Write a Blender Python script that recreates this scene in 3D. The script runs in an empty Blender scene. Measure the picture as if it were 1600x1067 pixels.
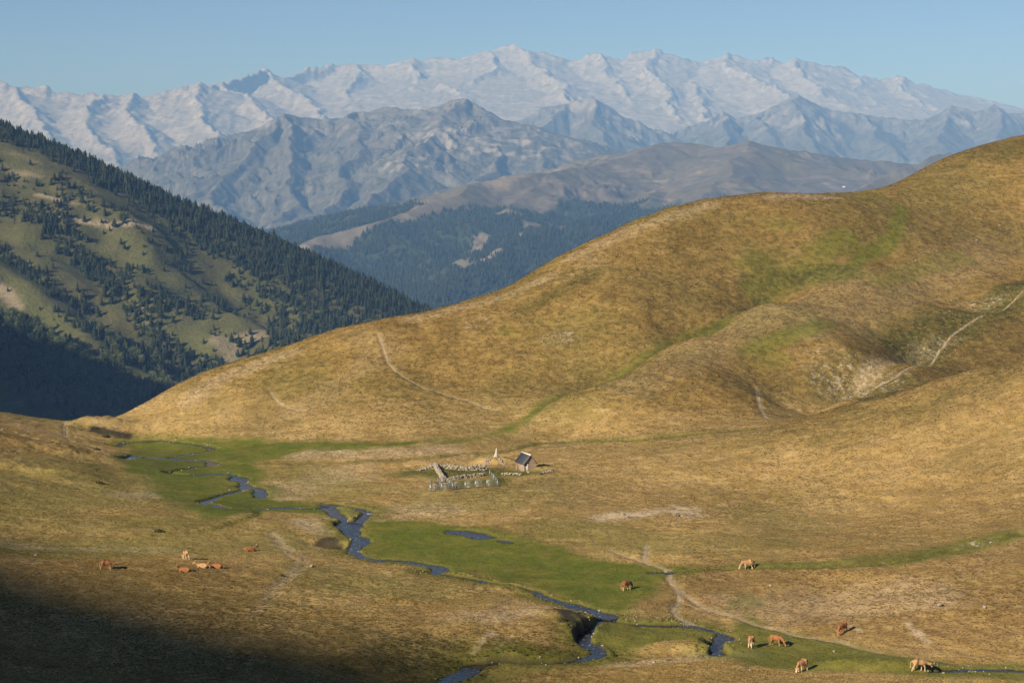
import bpy, bmesh, math, random
import numpy as np
from mathutils import Vector, Matrix

# ------------------------------------------------------------------ camera, sky, sun, exposure
scene = bpy.context.scene
col = scene.collection
CAM_Z, F, HOR = 60.0, 3116.0, 240.0           # camera height over the meadow, focal length and horizon row in photo pixels
PITCH = math.atan((533.5 - HOR) / F)
cam_d = bpy.data.cameras.new('camera')
cam_d.sensor_width = 36.0
cam_d.lens = 36.0 * F / 1600.0
cam_d.clip_start = 1.0
cam_d.clip_end = 200000.0
cam = bpy.data.objects.new('camera', cam_d)
col.objects.link(cam)
cam.location = (0, 0, CAM_Z)
cam.rotation_euler = (math.pi / 2 - PITCH, 0, 0)
scene.camera = cam

SUN_EL, SUN_AZ = math.radians(26.0), math.radians(228.0)     # azimuth of the sun, counter-clockwise from +X
sdir = Vector((math.cos(SUN_AZ) * math.cos(SUN_EL), math.sin(SUN_AZ) * math.cos(SUN_EL), math.sin(SUN_EL)))
world = bpy.data.worlds.new('World')
scene.world = world
world.use_nodes = True
wn = world.node_tree
wn.nodes.clear()
sky = wn.nodes.new('ShaderNodeTexSky')
sky.sky_type = 'NISHITA'
sky.sun_disc = False
sky.sun_elevation = SUN_EL
sky.sun_rotation = math.pi / 2 - SUN_AZ
sky.altitude = 2100.0
sky.air_density = 0.4
sky.dust_density = 0.0
sky.ozone_density = 2.0
bg = wn.nodes.new('ShaderNodeBackground')
bg.inputs['Strength'].default_value = 0.064
wo = wn.nodes.new('ShaderNodeOutputWorld')
wn.links.new(sky.outputs[0], bg.inputs[0])
wn.links.new(bg.outputs[0], wo.inputs[0])
sun_d = bpy.data.lights.new('sun', 'SUN')
sun_d.energy = 4.6
sun_d.angle = math.radians(0.6)
sun_d.color = (1.0, 0.89, 0.74)
sun = bpy.data.objects.new('sun', sun_d)
col.objects.link(sun)
sun.rotation_euler = sdir.to_track_quat('Z', 'Y').to_euler()
sun.location = (-300, -200, 300)
scene.view_settings.view_transform = 'Standard'
scene.view_settings.look = 'None'
scene.view_settings.exposure = 0.76
scene.view_settings.gamma = 1.0
scene.view_settings.use_curve_mapping = False
cy = scene.cycles
cy.use_denoising = True
try:
    cy.denoiser = 'OPENIMAGEDENOISE'
    cy.denoising_input_passes = 'RGB_ALBEDO_NORMAL'
    cy.denoising_prefilter = 'ACCURATE'
except Exception:
    pass
cy.max_bounces = 5
cy.diffuse_bounces = 2
cy.glossy_bounces = 2
cy.transmission_bounces = 2
cy.volume_bounces = 0
cy.transparent_max_bounces = 4
cy.caustics_reflective = False
cy.caustics_refractive = False
cy.sample_clamp_indirect = 4.0

# ------------------------------------------------------------------ numeric helpers
rng = np.random.default_rng(7)
random.seed(7)
_P = np.concatenate([np.random.default_rng(3).permutation(256)] * 2).astype(np.int64)
_G = np.stack([np.cos(np.arange(16) * math.pi / 8), np.sin(np.arange(16) * math.pi / 8)], 1)

def noise(x, y, seed=0):
    """Gradient noise, about -1..1."""
    x = np.asarray(x, float) + seed * 37.31; y = np.asarray(y, float) - seed * 17.77
    xi = np.floor(x).astype(np.int64); yi = np.floor(y).astype(np.int64)
    fx = x - xi; fy = y - yi
    u = fx * fx * fx * (fx * (fx * 6 - 15) + 10); v = fy * fy * fy * (fy * (fy * 6 - 15) + 10)
    xi &= 255; yi &= 255
    def g(ax, ay, dx, dy):
        h = _P[_P[ax & 255] + (ay & 255)] & 15
        return _G[h, 0] * dx + _G[h, 1] * dy
    a = g(xi, yi, fx, fy); b = g(xi + 1, yi, fx - 1, fy)
    c = g(xi, yi + 1, fx, fy - 1); d = g(xi + 1, yi + 1, fx - 1, fy - 1)
    return (a + (b - a) * u + (c + (d - c) * u - a - (b - a) * u) * v) * 1.5

def fbm(x, y, oct=4, seed=0, gain=0.5):
    s = 0; a = 1.0
    for k in range(oct):
        s = s + a * noise(x * 2 ** k, y * 2 ** k, seed + k)
        a *= gain
    return s

def ridged(x, y, oct=4, seed=0, gain=0.5):
    s = 0; a = 1.0
    for k in range(oct):
        s = s + a * (1 - 2 * np.abs(noise(x * 2 ** k, y * 2 ** k, seed + k)))
        a *= gain
    return s

def sstep(a, b, t):
    t = np.clip((t - a) / (b - a), 0, 1)
    return t * t * (3 - 2 * t)

cP, sP = math.cos(PITCH), math.sin(PITCH)
def ray(px, py):
    """Direction through a photo pixel, scaled so that its y is 1."""
    u = (np.asarray(px, float) - 800.0) / F; v = (533.5 - np.asarray(py, float)) / F
    dy = cP + v * sP
    return u / dy, (-sP + v * cP) / dy
def at(px, py, d):
    a, b = ray(px, py)
    return a * d, d + 0 * a, CAM_Z + b * d
def to_pix(x, y, z):
    dz = z - CAM_Z
    f = y * cP - dz * sP
    return 800 + F * x / f, 533.5 - F * (y * sP + dz * cP) / f

# ------------------------------------------------------------------ near ground: a thin-plate surface through surveyed points
CP = []
def P_(px, py, d): x, y, z = at(px, py, d); CP.append((float(x), float(y), float(z)))
def F_(px, py, z):
    a, b = ray(px, py); d = (z - CAM_Z) / b; CP.append((float(a * d), float(d), z))
def B_(px, d, z): a, b = ray(px, 600); CP.append((float(a * d), d, z))
def W_(x, y, z): CP.append((x, y, z))
for a in [(820,737,.5),(700,760,0),(600,800,-.6),(540,850,-1.3),(430,790,-1.6),(380,750,-2.0),(300,715,-2.9),(220,692,-3.6),(450,700,-1),
          (600,690,.3),(750,680,1.5),(700,840,-.7),(850,850,-.3),(950,900,-.5),(1000,950,-.6),(1060,985,-.7),(940,975,-1.0),(1130,1000,-.8),
          (920,1020,-1.1),(740,1055,-1.6),(1000,1000,-.6),(1250,1030,-.6),(1450,1040,-.4),(1600,1045,-.3),(1050,800,1.2),(1020,830,.8),(1150,885,.6),
          (1350,880,2),(1500,860,3),(1600,832,4.5),(1000,720,2.5),(620,860,-1.1),(780,900,-1.0),(560,730,-.6),(470,830,-.8),(900,780,.6)]: F_(*a)
CREST_A = [(180,657,458),(260,618,466),(340,580,474),(450,545,480),(560,510,484),(660,491,488),(740,470,495),(800,451,502),(850,428,508),(900,396,515),
          (950,372,522),(1010,345,531),(1060,325,539),(1110,311,547),(1160,305,552),(1200,303,560),(1300,302,576),(1400,290,594),(1450,272,604),
          (1500,245,616),(1540,228,627),(1600,213,640),(1700,188,662)]
for px, py, d in CREST_A:
    P_(px, py, d)
    x, y, z = at(px, py, d)
    W_(float(x) - 7, float(y) + 14, float(z) - 3.2)
    W_(float(x) - 26, float(y) + 54, float(z) - 24)
    W_(float(x) - 80, float(y) + 175, float(z) - 105)
for a in [(300,650,447),(450,640,444),(450,590,462),(600,600,449),(700,600,452),(800,560,462),(760,640,434),(900,500,478),(1000,430,500),(1100,400,518),(1200,400,524),
          (840,640,428),(950,590,450),(1080,524,476),(1200,474,500),(1000,470,485),
          (900,622,426),(1000,568,448),(1080,525,466),(1200,473,489),(1330,408,522),(1400,362,548),
          (1100,640,415),(1100,580,437),(1330,550,455),(1330,482,490),(1200,626,425),(1200,550,455),(1000,640,415),(900,670,416),
          (1240,641,432),(1330,607,446),(1430,560,472),(1530,490,508),(1600,440,532),
          (1240,651,420),(1330,621,430),(1420,583,448),(1500,523,482),(1550,480,501),(1600,448,514),
          (1450,440,526),(1550,375,566),(1600,340,584),
          (1230,655,400),(1330,632,395),(1420,610,390),(1520,575,383),(1600,555,378),(1700,530,372),
          (1600,560,470),(1600,500,497),(1500,585,455),
          (1600,700,335),(1600,760,318),(1420,700,350),(1420,800,318),(1200,780,340),
          (1300,935,266),(1450,930,258),(1600,930,258),(1400,895,271),(1200,920,272),(1100,930,270),(1600,980,245),(1450,1000,242),(1350,960,255),
          (1600,1067,223),(1000,1060,221),(1100,1045,226),(900,1067,220),(1200,1060,222),(1330,1058,223),
          (700,950,256),(800,960,252),(875,970,249),(600,940,260),(600,1000,240),(800,1015,237),(650,1040,231),
          (450,900,278),(300,880,281),(150,890,275),(150,960,244),(0,960,240),(0,1067,207),(200,1067,207),(400,1067,212),(550,1067,220),
          (300,800,330),(100,800,325),(0,850,296),(0,760,341),(100,740,362),(0,700,377),(0,680,396),(100,690,406),
          (0,645,440),(90,656,450),(150,656,455)]: P_(*a)
for a in [(1600,428,7),(1500,422,5.5),(1400,420,4.5),(1300,418,4.5),(0,480,-7),(90,490,-13),(150,500,-18),(0,620,-70),(150,640,-80),(0,900,-150),(200,900,-150)]: B_(*a)
for a in [(-150,400,16),(-150,300,26),(-165,250,30),(-213,191,46),(-171,155,46),(-149,125,48),(-120,90,52),(-70,50,58),(-60,10,60),(0,0,58),(0,50,38),(0,100,27),(0,150,14),(0,190,5.5),
          (60,0,50),(100,50,30),(100,100,18),(60,150,8),(60,190,2),(150,300,8),(250,350,30),(250,250,10),(350,500,60),(400,650,90),(150,200,2),(-105,195,24),(-100,250,13),
          (-260,262,50),(-300,330,50),(-330,180,66),(-60,120,22),(-260,420,30),(0,-100,70),(-300,0,90),(300,0,40),(400,300,40),(0,1400,-330),(-500,1400,-300),(600,1300,-200),(-500,900,-120),(-400,600,-40)]: W_(*a)
CP = np.array(CP)
_L = 100.0
def _tps(r2): return 0.5 * r2 * np.log(r2 + 1e-9)
def tps_fit(pts, lam):
    n = len(pts); X = pts[:, :2] / _L
    K = _tps(((X[:, None] - X[None]) ** 2).sum(-1)) + lam * np.eye(n)
    Q = np.hstack([np.ones((n, 1)), X])
    A = np.vstack([np.hstack([K, Q]), np.hstack([Q.T, np.zeros((3, 3))])])
    return X, np.linalg.solve(A, np.concatenate([pts[:, 2], np.zeros(3)]))
_X, _w = tps_fit(CP, 4e-4)
def tps_eval(x, y):
    x = x / _L; y = y / _L
    out = np.empty(x.shape)
    for i in range(0, x.size, 40000):
        a = x.ravel()[i:i + 40000]; b = y.ravel()[i:i + 40000]
        r2 = (a[:, None] - _X[None, :, 0]) ** 2 + (b[:, None] - _X[None, :, 1]) ** 2
        out.ravel()[i:i + 40000] = _tps(r2) @ _w[:-3] + _w[-3] + _w[-2] * a + _w[-1] * b
    return out
class Grid:
    def __init__(s, x0, x1, y0, y1, h):
        s.x0, s.y0, s.h = x0, y0, h
        gx, gy = np.meshgrid(np.arange(x0, x1 + h, h), np.arange(y0, y1 + h, h))
        s.z = tps_eval(gx, gy)
    def __call__(s, x, y):
        fx = np.clip((x - s.x0) / s.h, 0, s.z.shape[1] - 1.001); fy = np.clip((y - s.y0) / s.h, 0, s.z.shape[0] - 1.001)
        i = fx.astype(int); j = fy.astype(int); fx = fx - i; fy = fy - j
        z = s.z
        return (z[j, i] * (1 - fx) + z[j, i + 1] * fx) * (1 - fy) + (z[j + 1, i] * (1 - fx) + z[j + 1, i + 1] * fx) * fy
_near = Grid(-300, 300, 140, 760, 2.5)
_wide = Grid(-1400, 1400, -140, 1500, 10)
def Hbase(x, y):
    x = np.asarray(x, float); y = np.asarray(y, float)
    t = np.clip(np.minimum.reduce([x + 290, 290 - x, y - 150, 750 - y]) / 25, 0, 1)
    return _near(x, y) * t + _wide(x, y) * (1 - t)

_DD = np.arange(170, 790, 0.5)
def project(pts):
    """Where the photo pixels in pts meet the ground: list of (x, y)."""
    out = []
    for px, py in pts:
        a, b = ray(px, py)
        rz = CAM_Z + b * _DD; h = Hbase(a * _DD, _DD)
        k = np.argmax(rz < h)
        if not (rz < h).any(): k = np.argmin(np.abs(rz - h))
        d = _DD[k]
        if k > 0:
            e0 = rz[k - 1] - h[k - 1]; e1 = rz[k] - h[k]
            if e0 > 0 > e1: d = _DD[k - 1] + 0.5 * e0 / (e0 - e1)
        out.append((float(a * d), float(d)))
    return out

def smooth_line(p, step=1.2):
    """Catmull-Rom through the points, resampled."""
    p = np.array(p, float)
    q = np.vstack([2 * p[0] - p[1], p, 2 * p[-1] - p[-2]])
    out = []
    for i in range(1, len(q) - 2):
        n = max(1, int(np.linalg.norm(q[i + 1] - q[i]) / step))
        t = np.arange(n)[:, None] / n
        a, b, c, d = q[i - 1], q[i], q[i + 1], q[i + 2]
        out.append(0.5 * (2 * b + (c - a) * t + (2 * a - 5 * b + 4 * c - d) * t * t + (3 * b - a - 3 * c + d) * t ** 3))
    out.append(p[-1:])
    return np.vstack(out)

def line_dist(x, y, line, reach):
    """Distance of every (x, y) to a polyline (inf beyond reach) and the index of the nearest node."""
    D = np.full(x.shape, 1e9); I = np.zeros(x.shape, int)
    line = np.asarray(line)
    for s in range(0, len(line) - 1, 12):
        seg = line[s:s + 13]
        m = (x > seg[:, 0].min() - reach) & (x < seg[:, 0].max() + reach) & (y > seg[:, 1].min() - reach) & (y < seg[:, 1].max() + reach)
        if not m.any(): continue
        xs, ys = x[m], y[m]; Ds = D[m]; Is = I[m]
        for k in range(len(seg) - 1):
            ax, ay = seg[k]; bx, by = seg[k + 1]
            vx, vy = bx - ax, by - ay
            t = np.clip(((xs - ax) * vx + (ys - ay) * vy) / (vx * vx + vy * vy + 1e-9), 0, 1)
            d = np.hypot(xs - ax - t * vx, ys - ay - t * vy)
            b = d < Ds
            Ds = np.where(b, d, Ds); Is = np.where(b, s + k, Is)
        D[m] = Ds; I[m] = Is
    return D, I

# ------------------------------------------------------------------ mesh and material helpers
def mesh_from(name, v, f, smooth=True):
    """v (n,3), f (m,3|4) integer array -> mesh."""
    me = bpy.data.meshes.new(name)
    v = np.asarray(v, np.float32); f = np.asarray(f, np.int32)
    k = f.shape[1]
    me.vertices.add(len(v)); me.vertices.foreach_set('co', v.ravel())
    me.loops.add(f.size); me.loops.foreach_set('vertex_index', f.ravel())
    me.polygons.add(len(f)); me.polygons.foreach_set('loop_start', np.arange(0, f.size, k, dtype=np.int32))
    if smooth: me.polygons.foreach_set('use_smooth', np.ones(len(f), bool))
    me.update(calc_edges=True)
    return me
def put(name, me, mat=None, parent=None):
    o = bpy.data.objects.new(name, me)
    col.objects.link(o)
    if mat is not None and me is not None and not me.materials: me.materials.append(mat)
    if parent is not None: o.parent = parent
    return o
def struct(o): o['kind'] = 'structure'; return o
def tag(o, label, cat, group=None):
    o['label'] = label; o['category'] = cat
    if group: o['group'] = group
    return o
def empty(name, loc, rz=0.0):
    o = bpy.data.objects.new(name, None); col.objects.link(o)
    o.empty_display_size = 0.5; o.location = loc; o.rotation_euler = (0, 0, rz)
    return o
def grid_faces(nr, nc):
    i = np.arange(nr * nc).reshape(nr, nc)
    return np.stack([i[:-1, :-1], i[:-1, 1:], i[1:, 1:], i[1:, :-1]], -1).reshape(-1, 4)
def color_attr(me, name, rgb):
    a = me.attributes.new(name, 'FLOAT_COLOR', 'POINT')
    c = np.ones((len(me.vertices), 4), np.float32); c[:, :3] = np.clip(rgb, 0, 1)
    a.data.foreach_set('color', c.ravel())

class NT:
    """Small node-tree writer."""
    def __init__(s, name):
        s.m = bpy.data.materials.new(name); s.m.use_nodes = True
        s.t = s.m.node_tree; s.t.nodes.clear()
        s.out = s.t.nodes.new('ShaderNodeOutputMaterial')
        s.b = s.t.nodes.new('ShaderNodeBsdfPrincipled')
        s.t.links.new(s.b.outputs[0], s.out.inputs[0])
        s.b.inputs['Roughness'].default_value = 0.9
        s.b.inputs['Specular IOR Level'].default_value = 0.2
        s.co = None
    def n(s, kind, **kw):
        nd = s.t.nodes.new('ShaderNode' + kind)
        for k, v in kw.items(): setattr(nd, k, v)
        return nd
    def link(s, a, b): s.t.links.new(a, b)
    def setin(s, nd, key, v):
        if v is None: return
        if hasattr(v, 'is_linked') or hasattr(v, 'links'): s.link(v, nd.inputs[key])
        else: nd.inputs[key].default_value = v
    def coord(s):
        if s.co is None: s.co = s.n('TexCoord').outputs['Object']
        return s.co
    def noise(s, scale, detail=3.0, rough=0.55, stretch=None, dist=0.0):
        nd = s.n('TexNoise'); v = s.coord()
        if stretch:
            mp = s.n('Mapping'); mp.inputs['Scale'].default_value = stretch; s.link(v, mp.inputs[0]); v = mp.outputs[0]
        s.link(v, nd.inputs['Vector'])
        nd.inputs['Scale'].default_value = scale; nd.inputs['Detail'].default_value = detail
        nd.inputs['Roughness'].default_value = rough; nd.inputs['Distortion'].default_value = dist
        return nd.outputs[0]
    def ramp(s, v, lo, hi):
        nd = s.n('MapRange', interpolation_type='SMOOTHSTEP')
        s.setin(nd, 0, v); nd.inputs[1].default_value = lo; nd.inputs[2].default_value = hi
        return nd.outputs[0]
    def mix(s, f, a, b, mode='MIX'):
        nd = s.n('Mix', data_type='RGBA', blend_type=mode)
        s.setin(nd, 0, f)
        for i, c in ((6, a), (7, b)):
            if isinstance(c, tuple): nd.inputs[i].default_value = (*c, 1.0) if len(c) == 3 else c
            else: s.link(c, nd.inputs[i])
        return nd.outputs[2]
    def math(s, op, a, b=None):
        nd = s.n('Math', operation=op); s.setin(nd, 0, a)
        if b is not None: s.setin(nd, 1, b)
        return nd.outputs[0]
    def attr(s, name, kind='GEOMETRY'):
        nd = s.n('Attribute', attribute_type=kind); nd.attribute_name = name
        sp = s.n('SeparateColor'); s.link(nd.outputs['Color'], sp.inputs[0])
        return sp.outputs[0], sp.outputs[1], sp.outputs[2]
    def bump(s, h, strength, dist):
        nd = s.n('Bump'); nd.inputs['Strength'].default_value = strength; nd.inputs['Distance'].default_value = dist
        s.link(h, nd.inputs['Height']); s.link(nd.outputs[0], s.b.inputs['Normal'])
    def color(s, c): s.setin(s.b, 'Base Color', (*c, 1.0) if isinstance(c, tuple) else c); return s.m

def plain(name, c, var=0.25, scale=6.0, rough=0.85, metal=0.0, bump=0.0):
    t = NT(name); nz = t.noise(scale, 4.0, 0.6)
    lo = tuple(x * (1 - var) for x in c); hi = tuple(min(1, x * (1 + var)) for x in c)
    t.b.inputs['Roughness'].default_value = rough; t.b.inputs['Metallic'].default_value = metal
    if bump: t.bump(nz, 0.6, bump)
    return t.color(t.mix(t.ramp(nz, 0.3, 0.7), lo, hi))

# ------------------------------------------------------------------ what lies on the ground, read off the photograph (pixels -> ground)
def S_(*pts): return smooth_line(project(pts))
STREAMS = [  # (course, width in metres)
    (S_((183,697),(195,693),(218,691),(239,688),(258,687),(282,691),(309,694),(328,698),(332,701),(317,706),(296,710),(279,713),(262,716)), 1.1),
    (S_((196,716),(212,712),(230,715),(251,716),(272,718),(289,719),(317,719),(332,721),(331,726),(303,730),(282,733),(262,736),(272,739),(286,741),
        (317,741),(349,740),(366,742),(376,750),(386,761),(378,765),(352,772),(331,778),(317,784),(335,788),(358,793),(375,794),(405,795),(440,794),(480,794),(503,793)), 1.5),
    (S_((386,761),(404,762),(408,768),(408,776)), 1.7),
    (S_((503,793),(517,795),(527,804),(538,812),(547,820),(548,829),(553,836),(564,842),(565,848),(557,855),(552,860),(557,864),(570,869),(587,872),(620,875),
        (662,881),(688,886),(687,892),(672,895)), 1.9),
    (S_((545,814),(561,813),(570,805),(575,799),(563,795),(547,791),(525,788),(506,788)), 1.5),
    (S_((672,895),(720,902),(774,912),(802,916),(830,921),(851,930),(875,938),(917,949),(942,960),(947,970),(928,977),(911,991),(917,1005),(934,1020),(925,1030),(860,1033),(781,1030),(746,1040),(725,1057),(686,1066),(660,1075)), 1.5),
    (S_((942,970),(958,973),(999,976),(1047,976),(1085,977),(1113,984),(1134,992),(1128,1000),(1116,1010),(1124,1020)), 1.5),
    (S_((1455,1047),(1500,1045),(1550,1044),(1600,1046),(1660,1046)), 0.8),
]
WIDE = [(project([p])[0], r) for p, r in [((372,748),2.3),((543,820),2.6),((549,829),1.9),((556,850),1.6),((530,803),1.6),((515,791),1.8),((560,845),1.6),((322,724),1.5),((270,717),1.3),
        ((405,770),1.6),((945,964),1.9),((1130,996),1.5),((1116,1010),1.3),((688,888),1.5),((240,716),1.3),((184,714),1.6),((272,739),1.2),((238,688),1.6),((740,1042),1.5),((715,1060),1.7),((380,760),1.8)]]
PONDS = [(S_((713,830),(735,832),(757,838)), 3.4), (S_((784,844),(797,846)), 1.2), (S_((1018,894),(1032,893),(1050,892)), 1.3)]
PATHS = [  # (course, width)
    (S_((1010,850),(1010,863),(1008,875),(1022,883),(1047,891),(1045,904),(1059,920),(1062,937),(1054,953),(1068,968),(1090,976)), 0.75),
    (S_((952,858),(985,869),(1010,877)), 0.55),
    (S_((1060,920),(1088,939),(1117,955),(1163,968),(1196,980),(1216,982),(1237,990),(1270,995),(1311,1003),(1352,1013),(1376,1018)), 0.6),
    (S_((1066,940),(1090,948),(1117,955)), 0.45),
    (S_((590,520),(601,546),(609,569),(627,586),(661,604),(695,616),(732,627),(759,638),(781,641)), 0.5),
    (S_((1181,605),(1185,622),(1190,640),(1207,656)), 0.8),
    (S_((1272,641),(1319,615),(1366,601),(1418,576),(1474,529),(1530,486),(1599,455)), 0.5),
    (S_((103,659),(100,672),(105,686),(122,692),(147,697),(171,716)), 0.6),
    (S_((423,612),(440,630),(475,642)), 0.5),
]
TRACKS = [S_((432,836),(452,858),(477,878),(455,903),(428,928),(413,944),(390,956)), S_((425,832),(445,862),(465,880),(440,906),(412,932))]
DITCH = [(S_((340,724),(480,723),(600,719),(677,716),(721,709),(786,705),(819,698),(851,691),(900,689),(1000,686),(1100,676),(1180,668)), 0.9),
         (S_((407,798),(401,808),(370,816),(330,826),(270,832),(200,842),(120,850)), 0.9),
         (S_((1060,891),(1170,886),(1300,884),(1400,877),(1500,857),(1600,832)), 0.7),
         (S_((840,640),(950,590),(1080,522),(1130,493)), 1.2)]

# ground tints: kind -> list of (polyline, half width m, strength)
TINT = {'green': [], 'rust': [], 'dark': [], 'pale': [], 'rock': []}
def tint(kind, pts, w, s=1.0): TINT[kind].append((np.array(project(pts)) if len(pts) > 1 else np.array(project(pts) * 2), w, s))
AREA = {'green': [], 'rust': [], 'dark': [], 'pale': [], 'rock': []}
def area(kind, pts, soft=2.0, s=1.0): AREA[kind].append((np.array(project(pts)), soft, s))
area('green', [(572,812),(640,811),(720,820),(830,843),(900,868),(1000,884),(1062,890),(1045,908),(1000,938),(965,956),(930,955),(860,927),(780,907),(690,893),(600,872),(556,855)], 1.6)
area('green', [(942,976),(1060,979),(1135,992),(1170,955),(1215,985),(1290,1000),(1380,1020),(1450,1033),(1600,1040),(1640,1062),(1400,1052),(1260,1046),(1180,1038),(1110,1022),(1085,1005),(1000,1012),(940,1026),(918,1000)], 1.3, .9)
area('green', [(200,682),(330,681),(430,690),(600,690),(705,684),(640,697),(480,703),(400,722),(415,760),(450,780),(520,788),(560,800),(540,806),(420,800),(330,812),(275,792),(230,760),(180,722)], 2.5, 1.0)
area('green', [(640,698),(740,681),(800,656),(855,629),(840,648),(770,684),(700,696)], 2.0, .95)
area('green', [(1065,884),(1300,874),(1420,862),(1520,838),(1600,822),(1600,840),(1500,866),(1400,884),(1200,890)], 1.2, .8)
area('green', [(780,1032),(930,1032),(900,1045),(760,1068),(730,1068)], 1.0, .7)
area('green', [(1170,955),(1190,940),(1160,930),(1120,950)], 1.0, .6)
area('dark', [(1422,556),(1470,505),(1540,466),(1600,436),(1610,452),(1535,484),(1475,530)], 1.6, .95)
area('dark', [(1320,630),(1420,590),(1500,530),(1600,458),(1620,548),(1520,576),(1420,610)], 2.0, .38)
area('rust', [(1320,630),(1420,590),(1500,530),(1600,458),(1620,548),(1520,576),(1420,610)], 2.0, .55)
area('dark', [(1338,614),(1380,604),(1425,596),(1400,618),(1350,628)], 1.2, .85)
for p, w, s in [([(850,632),(950,590),(1080,520),(1130,492)], 3.2, .75), ([(1180,450),(1240,424),(1330,412)], 4.5, .6), ([(1285,392),(1320,368)], 5, .7),
                ([(1410,325),(1402,350),(1392,372),(1330,405)], 2.6, .85), ([(1175,548),(1230,525),(1285,508)], 4, .75), ([(1375,440),(1440,420),(1500,402)], 3.5, .55),
                ([(1190,568),(1215,560)], 4, .5), ([(1190,408),(1170,418)], 4, .5), ([(1210,352),(1230,350)], 3, .4), ([(1345,308),(1370,306)], 4, .4), ([(788,516),(800,520)], 2, .5),
                ([(100,640),(0,640)], 6, .3), ([(420,850),(300,850),(100,862)], 12, .5), ([(300,780),(200,760),(0,790)], 13, .5), ([(60,820),(300,815)], 8, .35), ([(820,770),(700,775)], 12, .3), ([(450,740),(560,770)], 9, .35), ([(0,740),(120,730)], 9, .4), ([(520,900),(640,925)], 9, .4), ([(900,830),(1000,850)], 9, .4), ([(1050,850),(1200,850)], 8, .3), ([(500,900),(560,920)], 6, .4), ([(700,780),(760,790)], 5, .35), ([(950,830),(1000,840)], 6, .4),
                ([(650,738),(690,740),(800,738)], 5.5, .8), ([(700,756),(775,750)], 2.8, 1.0), ([(800,742),(860,728)], 2.5, .5), ([(1180,800),(1240,820)], 8, .25), ([(1100,675),(1000,686),(860,691)], 2.5, .5)]: tint('green', p, w, s)
for L, w in (DITCH[0], DITCH[2], DITCH[3]): TINT['dark'].append((L[::2], 1.3, .6))
for p, w, s in [([(1430,545),(1500,500),(1600,455)], 9, .9), ([(1340,612),(1420,600)], 5, .8), ([(1180,440),(1260,425),(1320,416)], 4, .7), ([(810,490),(850,470),(930,425)], 3, .55),
                ([(1520,240),(1600,228)], 9, .5), ([(1180,445),(1230,425)], 4, .5), ([(1090,518),(1130,490)], 3, .6), ([(1440,640),(1560,600)], 6, .4), ([(1290,600),(1330,560)], 7, .4), ([(1330,700),(1280,690)], 4, .2),
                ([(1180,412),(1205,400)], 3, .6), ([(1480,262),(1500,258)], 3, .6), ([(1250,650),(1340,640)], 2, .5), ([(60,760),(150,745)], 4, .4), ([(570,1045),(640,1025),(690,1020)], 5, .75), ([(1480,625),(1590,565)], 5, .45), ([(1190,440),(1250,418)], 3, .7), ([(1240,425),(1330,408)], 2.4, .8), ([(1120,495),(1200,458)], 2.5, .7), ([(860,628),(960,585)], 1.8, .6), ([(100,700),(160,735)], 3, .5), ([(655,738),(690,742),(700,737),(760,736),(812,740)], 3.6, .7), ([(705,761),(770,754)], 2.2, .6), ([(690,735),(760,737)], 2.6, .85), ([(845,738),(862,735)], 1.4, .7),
                ([(650,1000),(880,1030)], 3, .5), ([(120,668),(190,680)], 3, .7), ([(1520,560),(1590,500)], 5, .4)]: tint('dark', p, w, s)
for p, w, s in [([(1100,930),(1180,905),(1300,935),(1450,960),(1600,940)], 14, .7), ([(1420,880),(1600,870)], 10, .6), ([(1150,330),(1300,380)], 20, .25), ([(1400,700),(1600,640)], 24, .35), ([(1250,560),(1150,590)], 10, .3),
                ([(0,690),(100,705)], 8, .6), ([(200,880),(420,905)], 9, .5), ([(900,700),(1100,650)], 16, .25), ([(450,640),(700,650)], 14, .25), ([(0,840),(60,848)], 8, .4), ([(700,700),(780,690)], 6, .2), ([(860,740),(1000,800)], 14, .2),
                ([(650,960),(860,990)], 10, .4), ([(1300,850),(1560,760)], 18, .3)]: tint('rust', p, w, s)
for p, w, s in [([(960,806),(990,804)], 4.2, .95), ([(1030,798),(1062,795),(1075,803)], 3.8, .95), ([(440,705),(560,708),(680,705)], 6, .5), ([(430,770),(520,745)], 9, .4), ([(560,805),(680,795)], 6, .4), ([(200,775),(330,768)], 4, .7),
                ([(340,775),(420,771)], 2.5, .7), ([(300,625),(340,590),(450,552)], 4, .3), ([(640,500),(760,470),(860,430)], 3, .25), ([(900,400),(1000,355),(1110,318)], 3, .25), ([(1200,309),(1300,308)], 3, .4), ([(560,520),(600,550),(470,640)], 5, .1),
                ([(740,960),(900,955)], 5, .5), ([(1200,950),(1400,930)], 8, .35), ([(1180,1020),(1060,1030),(960,1040)], 2.2, .7), ([(1350,1035),(1420,1038)], 1.5, .6), ([(0,850),(260,858)], 3, .4), ([(740,1020),(770,990)], .5, .8), ([(775,1015),(800,995)], .4, .7),
                ([(1418,975),(1450,1003)], .5, .8), ([(1330,975),(1345,990)], .4, .7), ([(500,830),(470,815)], 2.5, .6), ([(1270,515),(1400,460),(1560,390)], 8, .12), ([(1000,600),(1150,520),(1330,430)], 8, .12), ([(1350,590),(1440,540)], 3, .4)]: tint('pale', p, w, s)
for p, w, s in [([(1290,575),(1360,600)], 8, .55), ([(1500,480),(1560,465)], 3.0, .8), ([(1440,545),(1480,520)], 3, .6), ([(860,530),(885,525)], 2, .6), ([(200,640),(245,625)], 3, .6), ([(735,510),(760,495)], 2.5, .5), ([(930,405),(900,425)], 3, .4),
                ([(1520,850),(1545,845)], 2.0, .7), ([(1450,945),(1480,945)], 1.6, .6), ([(1310,608),(1345,603)], 2.5, .7), ([(150,665),(190,678)], 2, .6)]: tint('rock', p, w, s)

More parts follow.
